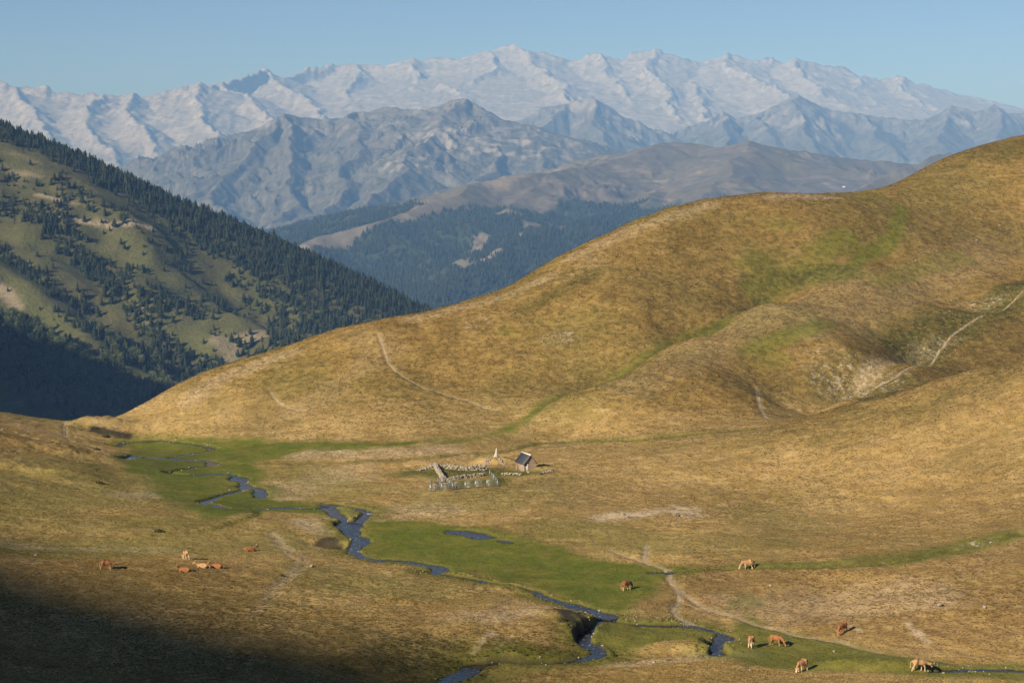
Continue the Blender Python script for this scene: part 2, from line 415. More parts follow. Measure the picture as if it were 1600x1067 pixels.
# scars, knolls and hollows: (centre px, half axes m, height m)
BUMPS = [((519,848),(3.4,1.8),-1.6),((533,853),(2.2,1.4),-1.2),((158,664),(6,3.5),1.7),((60,700),(14,5),1.4),((80,738),(12,4),1.0),((118,752),(6,4),.8),((893,966),(6,4),.7),((905,975),(3,3),.4),((1085,1012),(6,2.5),.9),((1300,1040),(2,2),0.0),
         ((1370,1040),(7,2.5),1.0),((1020,898),(0.1,0.1),0),((700,722),(8,3),.4),((772,722),(4.0,2.2),1.1),((845,733),(2.2,1.2),.5),((1253,1052),(3,2),-.2),((520,575),(0.1,.1),0)]
BUMPS = [(project([c])[0], ax, h) for c, ax, h in BUMPS if h]

for i, (L, w) in enumerate(STREAMS):    # water level: follows the meadow, smoothed along the course
    z = Hbase(L[:, 0], L[:, 1])
    k = np.ones(15) / 15
    z = np.convolve(np.pad(z, 7, mode='edge'), k, mode='valid')
    STREAMS[i] = (L, w * .95, z - 0.25)
POND_Z = [float(Hbase(L[:, 0], L[:, 1]).min()) - 0.16 for L, w in PONDS]

GULLY = [(S_((845,634),(950,586),(1080,516),(1200,466),(1260,438),(1330,405),(1390,368),(1410,330)), 6.0, 2.6), (S_((1225,642),(1330,606),(1430,556),(1530,487),(1600,437)), 5.0, 2.2), (S_((1480,640),(1560,585),(1640,540)), 4.0, 1.2)]
PEAT = [np.array(project(q)) for q in ([(500,846),(516,842),(540,853)], [(508,850),(530,856)], [(872,962),(890,972),(905,984)], [(885,962),(912,975)], [(155,674),(172,677),(195,682)], [(930,1006),(938,1018)], [(1093,1008),(1106,1014)])]  # dark soil, with hollow, bank and knoll shade painted into the same patches
PEAT_SHADE_W = [1.5, 1.2, 1.1, .9, 2.4, .8, .8]
def water_field(x, y):
    """How far outside the water's edge each point is (m; negative inside) and the water level there."""
    best = np.full(x.shape, 1e9); lev = np.zeros(x.shape)
    wob = 0.35 * noise(x / 2.1, y / 2.1, 40)
    for L, w, z in STREAMS:
        D, I = line_dist(x, y, L, 8.0)
        m = D < 1e8
        wl = w * 0.5 * (1 + 0.3 * np.sin(I * 0.37) + 0.2 * np.sin(I * 0.91 + 1))
        for (cx, cy_), r in WIDE:
            q = np.hypot(x - cx, y - cy_)
            wl = np.maximum(wl, np.where(q < r * 1.6, np.sqrt(np.maximum(0, 1 - (q / (r * 1.6)) ** 2)) * r, 0))
        e = D - wl + wob
        b = m & (e < best)
        best = np.where(b, e, best); lev = np.where(b, z[I], lev)
    for (L, w), z in zip(PONDS, POND_Z):
        D, I = line_dist(x, y, L, 8.0)
        e = D - w * 0.5 + wob
        b = (D < 1e8) & (e < best)
        best = np.where(b, e, best); lev = np.where(b, z, lev)
    return best, lev

def tints(x, y):
    """Ground-cover fields 0..1 at (x, y)."""
    out = {}
    w1 = fbm(x / 7, y / 7, 3, 11); w2 = fbm(x / 22, y / 22, 3, 12)
    for k in TINT:
        m = np.zeros(x.shape)
        for L, w, s in TINT[k]:
            D, _ = line_dist(x, y, L, w * 2.5 + 6)
            e = D / w + (0.35 * w1 + 0.3 * w2)
            m = np.maximum(m, s * (1 - sstep(0.35, 1.45, e)))
        for P, soft, s in AREA[k]:
            bx = (x > P[:, 0].min() - 12) & (x < P[:, 0].max() + 12) & (y > P[:, 1].min() - 12) & (y < P[:, 1].max() + 12)
            xs, ys = x[bx], y[bx]
            ins = np.zeros(xs.shape, bool)
            for (ax, ay), (cx, cy_) in zip(P, np.roll(P, -1, 0)):
                c = ((ay > ys) != (cy_ > ys)) & (xs < (cx - ax) * (ys - ay) / (cy_ - ay + 1e-12) + ax)
                ins ^= c
            D, _ = line_dist(xs, ys, np.vstack([P, P[:1]]), 60)
            sd = np.where(ins, D, -D) + soft * (0.8 * w1[bx] + 0.7 * w2[bx])
            v = s * sstep(-soft, soft, sd)
            m[bx] = np.maximum(m[bx], v)
        out[k] = m
    return out

def path_dist(x, y):
    best = np.full(x.shape, 1e9)
    for L, w in PATHS:
        D, _ = line_dist(x, y, L, 4.0)
        best = np.minimum(best, D - w * 0.5)
    return best

def H(x, y, cover=None):
    """Height of the finished ground."""
    x = np.asarray(x, float); y = np.asarray(y, float)
    shp = x.shape
    x = np.atleast_1d(x); y = np.atleast_1d(y)
    z = Hbase(x, y)
    if cover is None: cover = tints(x, y)
    near = 1 - sstep(700, 900, y)
    rough = 1 - 0.8 * cover['green']
    z = z + near * rough * (0.38 * fbm(x / 26, y / 26, 3, 21) + 0.22 * fbm(x / 6.5, y / 6.5, 3, 22) + 0.10 * fbm(x / 1.7, y / 1.7, 2, 23))
    off = sstep(0, 40, -x - 0.30 * np.maximum(y, 0) - 25)
    z = z + off * (1.6 * fbm(x / 16, y / 16, 4, 26) + 0.6 * fbm(x / 4, y / 4, 3, 27))
    z = z + near * 0.05 * fbm(x / 3.1, y / 3.1, 3, 24)
    z = z + near * (0.4 * cover['rock'] + 0.3 * cover['dark']) * np.abs(fbm(x / 2.6, y / 2.6, 3, 25))
    for (cx, cy_), (rx, ry), h in BUMPS:
        q = ((x - cx) / rx) ** 2 + ((y - cy_) / ry) ** 2
        z = z + h * np.exp(-q * q * 0.7) * (1 + 0.15 * noise(x / 1.5, y / 1.5, 31))
    for L, w, dp in GULLY:
        D, I = line_dist(x, y, L, w * 3)
        tp = sstep(0, .2, I / len(L)) * (1 - sstep(.55, 1, I / len(L)))
        z = z - dp * tp * np.exp(-(D / w) ** 2)
    for L, w in DITCH:
        D, _ = line_dist(x, y, L, 5)
        z = z - 0.42 * np.exp(-(D / w) ** 2)
    for L in TRACKS:
        D, _ = line_dist(x, y, L, 4)
        z = z - 0.12 * np.exp(-(D / 0.5) ** 2)
    pd = path_dist(x, y)
    z = z - 0.16 * (1 - sstep(-0.1, 0.7, pd))
    e, lev = water_field(x, y)
    bank = sstep(-0.15, 0.55, e)
    bed = lev - 0.12 - 0.35 * sstep(0, 1.2, -e)
    z = np.where(e < 1.0, bed + (np.maximum(z, lev + 0.1) - bed) * bank, z)
    return z.reshape(shp)

# ------------------------------------------------------------------ near ground mesh
_a = np.concatenate([-np.linspace(1.55, 0.262, 60)[:-1] , np.linspace(-0.262, 0.262, 660), np.linspace(0.262, 1.55, 60)[1:]])
_y = np.concatenate([np.linspace(-115, 196, 60)[:-1], np.arange(196, 480, 0.52), np.arange(480, 735, 0.95), np.linspace(735, 1500, 60)])
gx = _a[None, :] * (_y[:, None] + 120); gy = np.repeat(_y[:, None], len(_a), 1)
NR, NC = gx.shape
X = gx.ravel(); Y = gy.ravel()
cover = tints(X, Y)
Z = H(X, Y, cover)
wet_e, _ = water_field(X, Y)
pdist = path_dist(X, Y)
tr = np.zeros(X.shape)
for L in TRACKS:
    D, _ = line_dist(X, Y, L, 6); tr = np.maximum(tr, 0.75 * np.exp(-(D / 0.7) ** 2))
dirt = np.maximum(tr, 0.75 * (1 - sstep(-0.25, 0.35, pdist + 0.25 * noise(X / 0.9, Y / 0.9, 51))))
green = cover['green']
for L, w in DITCH:
    D, _ = line_dist(X, Y, L, 8); green = np.maximum(green, 0.7 * np.exp(-(D / (w * 1.6)) ** 2))
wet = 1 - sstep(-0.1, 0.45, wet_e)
for q, w in zip(PEAT, PEAT_SHADE_W):
    D, _ = line_dist(X, Y, q, 9); wet = np.maximum(wet, .92 * (1 - sstep(.6, 1.15, D / w + .35 * fbm(X / 1.2, Y / 1.2, 2, 54))))  # wet margins share this mask with the dark soil and painted shade
green = np.maximum(green, 0.9 * (1 - sstep(0.3, 6.0, wet_e + 2 * fbm(X / 9, Y / 9, 2, 52))))
me = mesh_from('ground', np.stack([X, Y, Z], 1), grid_faces(NR, NC))
color_attr(me, 'cover_a', np.stack([green, dirt, cover['rust']], 1))
color_attr(me, 'cover_b', np.stack([cover['dark'], cover['pale'], np.maximum(cover['rock'], 0)], 1))
upl = sstep(1.5, 9, Z + 1.5 * fbm(X / 40, Y / 40, 3, 53)) * sstep(330, 400, Y)
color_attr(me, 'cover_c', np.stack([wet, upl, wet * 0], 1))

t = NT('meadow_ground')
g_, d_, r_ = t.attr('cover_a'); k_, p_, s_ = t.attr('cover_b'); w_, h_, _1 = t.attr('cover_c')
n_big = t.noise(0.03, 4, 0.6); n_mid = t.noise(0.16, 5, 0.65); n_tuft = t.noise(0.9, 5, 0.7); n_fine = t.noise(3.2, 4, 0.7); n_con = t.noise(0.35, 4, 0.6, (0.35, 1.0, 2.2))
OCHRE, STRAW, RUST, OLIVE, GREEN, LUSH = (.375, .258, .090), (.56, .415, .20), (.185, .100, .036), (.165, .140, .038), (.105, .134, .011), (.055, .064, .012)
UPLAND = (.180, .122, .032)
c = t.mix(t.ramp(n_mid, .35, .68), OCHRE, tuple(0.5 * (a + b) for a, b in zip(OCHRE, STRAW)))
c = t.mix(t.math('MULTIPLY', h_, .85), c, t.mix(t.ramp(n_mid, .35, .68), tuple(v * .9 for v in UPLAND), tuple(v * 1.3 for v in UPLAND)))
c = t.mix(t.math('MULTIPLY', t.ramp(n_big, .38, .66), .6), c, OLIVE)
c = t.mix(t.math('MULTIPLY', t.ramp(n_con, .5, .72), t.math('SUBTRACT', .5, t.math('MULTIPLY', h_, .32))), c, STRAW)
c = t.mix(t.math('MULTIPLY', r_, t.ramp(t.math('ADD', n_tuft, t.math('MULTIPLY', n_mid, .5)), .55, .95)), c, RUST)
c = t.mix(t.math('MULTIPLY', p_, t.ramp(n_tuft, .1, .6)), c, (.58, .47, .33))
gmix = t.math('MULTIPLY', g_, t.ramp(t.math('ADD', t.math('MULTIPLY', n_tuft, .5), n_mid), .40, .85))
gc = t.mix(t.ramp(n_mid, .4, .7), GREEN, (.175, .168, .026))
c = t.mix(t.math('MAXIMUM', gmix, t.math('MULTIPLY', g_, g_)), c, gc)
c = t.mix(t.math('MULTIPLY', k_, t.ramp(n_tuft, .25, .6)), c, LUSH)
c = t.mix(t.math('MULTIPLY', s_, t.ramp(n_tuft, .50, .62)), c, (.46, .41, .33))
c = t.mix(t.math('MULTIPLY', t.ramp(n_fine, .52, .8), t.math('SUBTRACT', .45, t.math('MULTIPLY', h_, .2))), c, STRAW)
c = t.mix(t.math('MULTIPLY', t.ramp(n_tuft, .48, .3), .35), c, (.13, .095, .034))
n_dot = t.noise(.62, 3, .6, (1, .8, 1.6)); n_pat = t.noise(.055, 6, .7, (1, .6, 1))
c = t.mix(t.math('MULTIPLY', t.ramp(n_dot, .46, .56), t.math('ADD', t.math('MULTIPLY', h_, .20), .12)), c, t.mix(1.0, c, (1.75, 1.65, 1.5), 'MULTIPLY'))
c = t.mix(t.math('MULTIPLY', t.ramp(n_dot, .50, .38), t.math('ADD', t.math('MULTIPLY', h_, .20), .18)), c, t.mix(1.0, c, (.50, .48, .42), 'MULTIPLY'))
c = t.mix(t.math('MULTIPLY', t.ramp(n_pat, .52, .66), .5), c, t.mix(1.0, c, (.66, .60, .52), 'MULTIPLY'))
c = t.mix(t.math('MULTIPLY', d_, t.ramp(n_fine, .15, .5)), c, (.40, .315, .20))
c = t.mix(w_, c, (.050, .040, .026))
t.bump(t.math('ADD', t.math('MULTIPLY', n_fine, .5), n_tuft), 0.9, 0.28)
M_GROUND = t.color(c)
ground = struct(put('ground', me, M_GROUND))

# ------------------------------------------------------------------ water
t = NT('stream_water')
t.b.inputs['Roughness'].default_value = 0.2
t.b.inputs['IOR'].default_value = 1.33
t.b.inputs['Specular IOR Level'].default_value = 0.5
nz = t.noise(2.6, 3, .6); nw = t.noise(0.8, 2, .5)
t.bump(t.math('ADD', nz, nw), 0.22, 0.10)
nr = t.noise(1.7, 4, .75)
M_WATER = t.color(t.mix(t.math('MULTIPLY', t.ramp(nr, .60, .66), .75), t.mix(t.ramp(nz, .45, .7), (.016, .017, .017), (.085, .075, .058)), (.40, .40, .38)))
def water_sheet(name, lines, h=0.45, reach=9.0):
    pts = np.vstack([L for L in lines])
    xs = np.arange(pts[:, 0].min() - 4, pts[:, 0].max() + 4, h); ys = np.arange(pts[:, 1].min() - 4, pts[:, 1].max() + 4, h)
    wx, wy = np.meshgrid(xs, ys)
    e, lev = water_field(wx.ravel(), wy.ravel())
    near_l = np.min([line_dist(wx.ravel(), wy.ravel(), L, reach)[0] for L in lines], 0)
    keep = ((e < 0.45) & (near_l < reach * 0.55)).reshape(wx.shape)
    fq = grid_faces(*wx.shape)
    kf = keep.ravel()[fq].all(1)
    fq = fq[kf]
    u, inv = np.unique(fq, return_inverse=True)
    v = np.stack([wx.ravel()[u], wy.ravel()[u], lev[u]], 1)
    return struct(put(name, mesh_from(name, v, inv.reshape(-1, 4)), M_WATER))
water_sheet('stream', [s[0] for s in STREAMS])
for L, w in PONDS: water_sheet('pond', [L], 0.45, w * 1.3)

# ------------------------------------------------------------------ far terrain: ridge skeletons
BASE_Z = -800.0
def line3(nodes, step):
    p = np.array([np.array(at(*n)).astype(float) for n in nodes])
    out = []
    for a, b in zip(p[:-1], p[1:]):
        n = max(1, int(np.linalg.norm((b - a)[:2]) / step))
        out.append(a + (b - a) * (np.arange(n)[:, None] / n))
    out.append(p[-1:])
    return np.vstack(out)

def ridge_field(x, y, ridges, warp, warp_len, seed, rib=0.0, rib_len=100.0):
    """Highest of all ridges falling off sideways. ridges: (nodes, steep slope, width of the steep part, gentle slope)."""
    wx = x + warp * fbm(x / warp_len, y / warp_len, 4, seed); wy = y + warp * fbm(x / warp_len, y / warp_len, 4, seed + 9)
    z = np.full(x.shape, BASE_Z); dmin = np.full(x.shape, 1e9)
    rb = rib * np.abs(noise(x / rib_len, y / (rib_len * 5), seed + 3)) + rib * .5 * np.abs(noise(x / rib_len * 2.3, y / (rib_len * 4), seed + 4)) if rib else 0
    for nodes, s1, w1, s2 in ridges:
        p = np.array([np.array(at(*n)).astype(float) for n in nodes])
        for a, b in zip(p[:-1], p[1:]):
            vx, vy = b[0] - a[0], b[1] - a[1]
            t = np.clip(((wx - a[0]) * vx + (wy - a[1]) * vy) / (vx * vx + vy * vy), 0, 1)
            d = np.hypot(wx - a[0] - t * vx, wy - a[1] - t * vy)
            d = np.maximum(d + rb * sstep(5, 60, d), 0)
            h = a[2] + t * (b[2] - a[2]) - s1 * np.minimum(d, w1) - s2 * np.maximum(d - w1, 0)
            z = np.maximum(z, h); dmin = np.minimum(dmin, d)
    return z, dmin

def far_mesh(name, ridges, y0, y1, ny, a0, a1, na, warp, warp_len, amp, amp_len, seed, near=0.25, far=1.0, power=1.0, rib=0.0, rib_len=100.0, lift=0.0):
    """A heightfield over a wedge of country between distances y0 and y1."""
    ys = y0 + (y1 - y0) * np.linspace(0, 1, ny) ** power
    aa = np.linspace(a0, a1, na)
    x = (aa[None] * ys[:, None]).ravel(); y = np.repeat(ys[:, None], na, 1).ravel()
    z, d = ridge_field(x, y, ridges, warp, warp_len, seed, rib, rib_len)
    z = z + lift
    k = sstep(0, amp_len * 0.9, d)
    pat = 0.35 + 0.9 * np.clip(0.5 + fbm(x / (amp_len * 3.1), y / (amp_len * 3.1), 2, seed + 33), 0, 1)
    rd = ridged(x / amp_len + 0.6 * noise(x / amp_len * 0.7, y / amp_len * 0.7, seed + 34), y / (amp_len * 1.6), 6, seed + 20, 0.56)
    z = z + amp * pat * (near * (1 - k) + far * k) * (rd - 0.6) - amp * 0.2 * k
    me = mesh_from(name, np.stack([x, y, z], 1), grid_faces(ny, na))
    return me, x, y, z, d

def rock_mat(name, rock_lo, rock_hi, veg, scree, sc, veg_z, veg_w, vegamt=1.0, spot=None, rough=.7):
    """Bare rock that gives way to turf where it is gentle and lower."""
    t = NT(name)
    geo = t.n('NewGeometry'); sp = t.n('SeparateXYZ'); t.link(geo.outputs['Normal'], sp.inputs[0])
    pz = t.n('SeparateXYZ'); t.link(geo.outputs['Position'], pz.inputs[0])
    n1 = t.noise(sc, 6, .65); n2 = t.noise(sc * 5, 6, .7); n3 = t.noise(sc * 2.2, 5, .6, (1, 1, .18))
    n4 = t.noise(sc * 16, 4, .7)
    c = t.mix(t.ramp(t.math('ADD', t.math('MULTIPLY', n2, .6), t.math('MULTIPLY', n4, .4)), .38, .62), rock_lo, rock_hi)
    c = t.mix(t.math('MULTIPLY', t.ramp(n3, .48, .68), .8), c, scree)
    steep = t.ramp(t.math('ADD', sp.outputs[2], t.math('MULTIPLY', n2, .2)), .86, .62)
    c = t.mix(t.math('MULTIPLY', steep, .9), c, tuple(v * .62 for v in rock_lo))
    hz = t.math('ADD', pz.outputs[2], t.math('MULTIPLY', t.math('SUBTRACT', n1, .5), veg_w * 4))
    vz = t.n('MapRange', interpolation_type='SMOOTHSTEP'); t.link(hz, vz.inputs[0])
    vz.inputs[1].default_value = veg_z + veg_w; vz.inputs[2].default_value = veg_z - veg_w
    flat = t.ramp(t.math('ADD', sp.outputs[2], t.math('MULTIPLY', n2, .25)), .70, .95)
    m = t.math('MULTIPLY', t.math('MULTIPLY', vz.outputs[0], t.math('ADD', t.math('MULTIPLY', flat, .7), .3)), vegamt)
    c = t.mix(m, c, t.mix(t.ramp(n2, .35, .65), tuple(v * .6 for v in veg), tuple(v * 1.35 for v in veg)))
    if spot:
        for sx_, sy_, sz_, sr_ in spot:
            vd = t.n('VectorMath', operation='DISTANCE'); t.link(geo.outputs['Position'], vd.inputs[0]); vd.inputs[1].default_value = (sx_, sy_, sz_)
            k = t.ramp(t.math('ADD', vd.outputs['Value'], t.math('MULTIPLY', n2, sr_ * 1.2)), sr_ * 1.7, sr_ * .9)
            c = t.mix(t.math('MULTIPLY', t.math('MULTIPLY', k, t.ramp(n3, .46, .60)), .6), c, scree)
    t.bump(t.math('ADD', n2, t.math('MULTIPLY', n4, .5)), rough, 0.05 / sc)
    return t.color(c)

# the high granite massif, 20 to 26 km away
CR = [(-120,150),(-60,138),(8,130),(30,140),(52,138),(70,134),(95,148),(130,150),(160,149),(185,154),(215,150),(250,152),(280,140),(303,133),(320,141),(345,136),(380,122),(410,113),(440,124),(462,122),
      (480,107),(520,105),(550,106),(580,103),(610,105),(640,95),(660,97),(685,92),(715,95),(735,85),(760,82),(790,75),(805,72),(825,80),(855,87),(872,102),(900,93),(935,88),(960,97),
      (985,84),(1020,82),(1045,92),(1060,102),(1085,103),(1110,95),(1140,86),(1158,97),(1190,95),(1240,95),(1265,105),(1290,103),(1320,108),(1350,120),(1365,127),(1385,123),(1400,121),
      (1420,132),(1460,145),(1480,150),(1500,160),(1535,157),(1550,161),(1600,178),(1700,192),(1800,200)]
def crest_d(px): return 21000 + 4300 * float(sstep(250, 520, px))
MASSIF = [([(px, py + 1, crest_d(px)) for px, py in CR if px < 390], 1.3, 120, .36), ([(px, py + 1, crest_d(px)) for px, py in CR if px > 370], 1.45, 185, .15)]
for nodes in [[(30,140,21000),(50,190,19300),(90,230,17800),(130,290,16300)], [(160,149,21000),(140,172,19900),(135,200,19000),(170,238,17500),(215,290,16200),(240,330,15200)],
              [(215,150,21000),(200,172,20000),(235,225,18200),(280,280,16800),(300,325,15600)], [(303,133,21300),(308,165,20300),(330,205,18900),(348,245,17600),(330,300,15800)],
              [(345,136,22300),(395,165,20800),(425,195,19500),(420,230,18500)], [(410,113,24200),(450,142,22800),(490,170,21400),(520,190,20200)], [(560,106,25300),(548,140,23300),(540,175,21400)],
              [(640,95,25300),(655,118,24400),(640,150,22900)], [(690,135,22800),(715,150,22200),(740,170,21400)], [(760,82,25300),(772,108,24200),(745,128,23300)],
              [(805,72,25300),(840,108,24200),(868,128,22900),(885,150,21600),(900,175,20500)], [(935,88,25300),(960,125,23600),(980,160,21800)], [(1020,82,25300),(1010,110,24000),(1040,150,22200),(1060,190,20200)],
              [(1140,86,25300),(1138,108,24300),(1180,128,23200),(1230,152,21700)], [(1240,95,25300),(1250,120,24000),(1290,150,22400)], [(1350,120,25300),(1335,142,24000),(1370,165,22600)],
              [(1400,121,25300),(1420,150,23800),(1450,175,22300)], [(890,178,20500),(930,195,19500)], [(1080,130,23500),(1100,165,21600),(1110,200,19800)]]:
    MASSIF.append((nodes, .45, 110, .26))
me, *_ = far_mesh('granite_massif', MASSIF, 14500, 27500, 330, -.36, .36, 860, 80, 900, 24, 300, 60, near=1.3, far=.36, power=1.05, rib=75, rib_len=170, lift=26)
M_GRANITE = rock_mat('granite', (.20, .188, .177), (.41, .383, .355), (.11, .10, .065), (.47, .44, .405), 0.003, 50, 170, .5, None, .4)
struct(put('granite_massif', me, M_GRANITE))

# darker peaks in front of it, 16 to 18 km away
DARK = [([(770,215,16800),(815,190,17000),(835,172,17000),(850,168,17000),(870,165,17000),(893,157,17000),(906,160,17000),(920,153,17000),(940,163,17000),(955,172,17000),(975,186,17000),(990,203,16900),(1010,225,16800)], .8, 250, .5),
        ([(920,153,17000),(935,190,16300),(945,225,15700),(950,260,15000)], .6, 200, .45), ([(870,165,17000),(850,200,16200),(840,230,15600)], .6, 200, .45),
        ([(1040,240,16600),(1080,213,17000),(1105,190,17200),(1130,178,17400),(1150,186,17400),(1190,179,17400),(1215,163,17400),(1240,152,17400),(1258,162,17400),(1300,175,17400),(1330,178,17400),(1350,181,17500),
          (1400,186,17500),(1440,188,17500),(1465,180,17500),(1485,167,17500),(1505,172,17500),(1520,176,17500),(1540,167,17500),(1552,164,17500),(1568,172,17500),(1580,179,17500),(1600,180,17500),(1660,190,17500),(1800,200,17500)], .8, 260, .5),
        ([(1240,152,17400),(1250,185,16600),(1260,220,15800),(1280,260,14800)], .65, 200, .45), ([(1130,178,17400),(1135,205,16500),(1140,235,15600)], .6, 200, .45), ([(1350,181,17500),(1370,210,16600),(1395,240,15800)], .6, 200, .45),
        ([(1485,167,17500),(1480,200,16500),(1470,235,15500)], .6, 200, .45), ([(1552,164,17500),(1560,200,16500),(1550,240,15400)], .6, 200, .45), ([(1190,179,17400),(1195,215,16200)], .6, 200, .45)]
me, *_ = far_mesh('dark_peaks', DARK, 13600, 19000, 190, -.03, .33, 520, 70, 600, 42, 300, 80, rib=45, rib_len=130, lift=12)
M_SLATE = rock_mat('slate_rock', (.105, .105, .11), (.20, .19, .185), (.085, .085, .045), (.34, .31, .28), 0.0024, 250, 160, .8, [(*(float(v) for v in at(1245, 185, 16700)), 420), (*(float(v) for v in at(1275, 205, 16300)), 300)])
struct(put('dark_peaks', me, M_SLATE))

# the broad mountain in the middle, 10 to 13 km away
MID = [([(262,330,10800),(300,312,11300),(345,280,11800),(385,236,12300),(420,205,12800),(450,180,13200),(472,185,13300),(500,190,13300),(545,178,13400),(580,179,13400),(610,170,13400),(632,173,13400),(660,174,13300),(690,161,13200),
         (715,156,13100),(730,163,13100),(742,168,13000),(765,180,13000),(800,197,13000),(830,204,13000),(860,213,13000),(890,227,12900),(930,238,12900),(990,246,12900),(1060,255,12900),(1200,262,12800)], .75, 110, .29),
       ([(715,156,13100),(690,205,12300),(640,262,11300),(570,320,10200),(490,372,9300)], .5, 150, .42), ([(450,180,13200),(458,230,12300),(445,300,11200),(425,365,10200),(400,420,9300)], .6, 150, .45),
       ([(545,178,13400),(565,240,12100),(520,310,10800),(470,350,9900)], .5, 150, .42), ([(800,197,13000),(790,232,12200),(775,265,11500),(740,300,10700)], .8, 160, .45), ([(860,213,13000),(850,240,12200),(840,268,11500)], .8, 150, .45),
       ([(640,262,11300),(610,250,11800)], .5, 100, .4), ([(345,280,11800),(345,330,10800),(360,380,9800)], .6, 150, .45), ([(930,238,12900),(920,262,12000),(900,280,11300)], .6, 150, .4), ([(660,174,13300),(650,215,12600)], .5, 120, .45)]
me, *_ = far_mesh('middle_mountain', MID, 8300, 14800, 300, -.21, .16, 640, 90, 700, 46, 250, 100, rib=40, rib_len=110, lift=10)
M_MID = rock_mat('turf_and_schist', (.085, .083, .08), (.25, .235, .22), (.078, .076, .048), (.40, .37, .34), 0.0045, 320, 260, .8, [(*(float(v) for v in at(795, 232, 12400)), 620), (*(float(v) for v in at(700, 235, 12300)), 380), (*(float(v) for v in at(640, 250, 11500)), 300)])
struct(put('middle_mountain', me, M_MID))

# rounded grassy range with a forested flank, 5 to 9 km away
RANGE_CREST = [(425,397,6200),(480,382,6400),(540,362,6600),(600,343,6800),(650,326,7000),(700,306,7200),(740,291,7400),(790,277,7700),(850,268,8000),(900,264,8300),(950,254,8600),(1000,240,8900),(1018,226,9100),(1040,222,9200),
               (1090,225,9200),(1115,231,9100),(1160,219,9000),(1200,227,9000),(1250,237,9100),(1300,245,9200),(1350,250,9300),(1400,256,9400),(1500,262,9500),(1700,270,9600)]
SPUR = [(560,520,4700),(640,482,5000),(700,447,5300),(760,412,5600),(810,386,5850),(850,362,6200),(900,349,6600),(950,338,7000),(1000,320,7400),(1040,290,8000)]
RANGE = [(RANGE_CREST, .36, 160, .22), (SPUR, .32, 120, .30), ([(1160,219,9000),(1150,262,8200),(1110,300,7500),(1050,335,6900),(1000,352,6500),(930,352,6300)], .3, 200, .34), ([(1300,245,9200),(1280,285,8300),(1200,310,7600),(1120,330,7100)], .3, 200, .32),
         ([(850,268,8000),(830,300,7500),(790,330,7000),(740,352,6600)], .3, 150, .36), ([(600,343,6800),(640,372,6400),(680,410,6000)], .3, 150, .42), ([(480,382,6400),(520,410,6000),(560,450,5600)], .35, 150, .42),
         ([(1350,302,7300),(1385,280,7500),(1420,260,7700),(1450,241,7900),(1470,239,7900),(1488,250,7900),(1530,275,7900),(1600,300,7900)], .5, 200, .42)]
me, RX, RY, RZ, RD = far_mesh('grassy_range', RANGE, 4300, 10300, 300, -.17, .30, 640, 60, 500, 24, 260, 120)
t = NT('far_turf')
sp = t.n('SeparateXYZ'); geo = t.n('NewGeometry'); t.link(geo.outputs['Position'], sp.inputs[0])
n1 = t.noise(.004, 5, .6); n2 = t.noise(.02, 5, .65); n3 = t.noise(.006, 5, .6, (1.0, .4, 3))
c = t.mix(t.ramp(n2, .3, .7), (.105, .093, .070), (.175, .152, .115))
c = t.mix(t.math('MULTIPLY', t.ramp(n1, .45, .65), .75), c, (.105, .100, .048))
c = t.mix(t.math('MULTIPLY', t.ramp(n3, .56, .66), .6), c, (.33, .27, .19))
f_, b_, _0 = t.attr('cover')
c = t.mix(f_, c, (.035, .050, .022)); c = t.mix(t.math('MULTIPLY', b_, .6), c, (.26, .22, .17))
t.bump(n2, .5, 6.0)
RCREST = line3(RANGE_CREST, 60)[:, :2]
def far_line(pts): return np.array([[float(v) for v in at(*p)[:2]] for p in pts])
cd, _ = line_dist(RX, RY, RCREST, 500)
fw = fbm(RX / 260, RY / 260, 4, 130)
forest = sstep(-105, -165, RZ + 38 * fw) * sstep(40, 90, cd + 40 * fw)
def on_range(pts):
    """Where photo pixels meet the grassy range (nearest mesh vertex in front)."""
    px, py = to_pix(RX, RY, RZ); out = []
    for p in pts:
        m = np.hypot(px - p[0], py - p[1]); c = np.argsort(m)[:6]; k = c[np.argmin(RY[c])]
        out.append((RX[k], RY[k]))
    return np.array(out)
bare = np.zeros(RX.shape)
for pts, w, s in [([(735,415),(770,398),(800,380)], 22, 1), ([(790,378),(818,362)], 12, .9), ([(752,370),(748,395)], 34, .6), ([(720,405),(728,420)], 28, .5), ([(430,396),(500,378),(560,360),(620,340),(680,316)], 30, .8), ([(840,352),(860,350)], 60, .7),
                  ([(850,346),(940,345),(1000,340)], 14, .8), ([(1230,280),(1290,275),(1330,290)], 16, .7), ([(1000,350),(1060,335),(1120,322)], 30, .6)]:
    D, _ = line_dist(RX, RY, on_range(pts), 200); bare = np.maximum(bare, s * (1 - sstep(.6, 1.2, D / w + .3 * fw)))
forest = forest * (1 - bare)
color_attr(me, 'cover', np.stack([forest, bare, bare * 0], 1))
struct(put('grassy_range', me, t.color(c)))

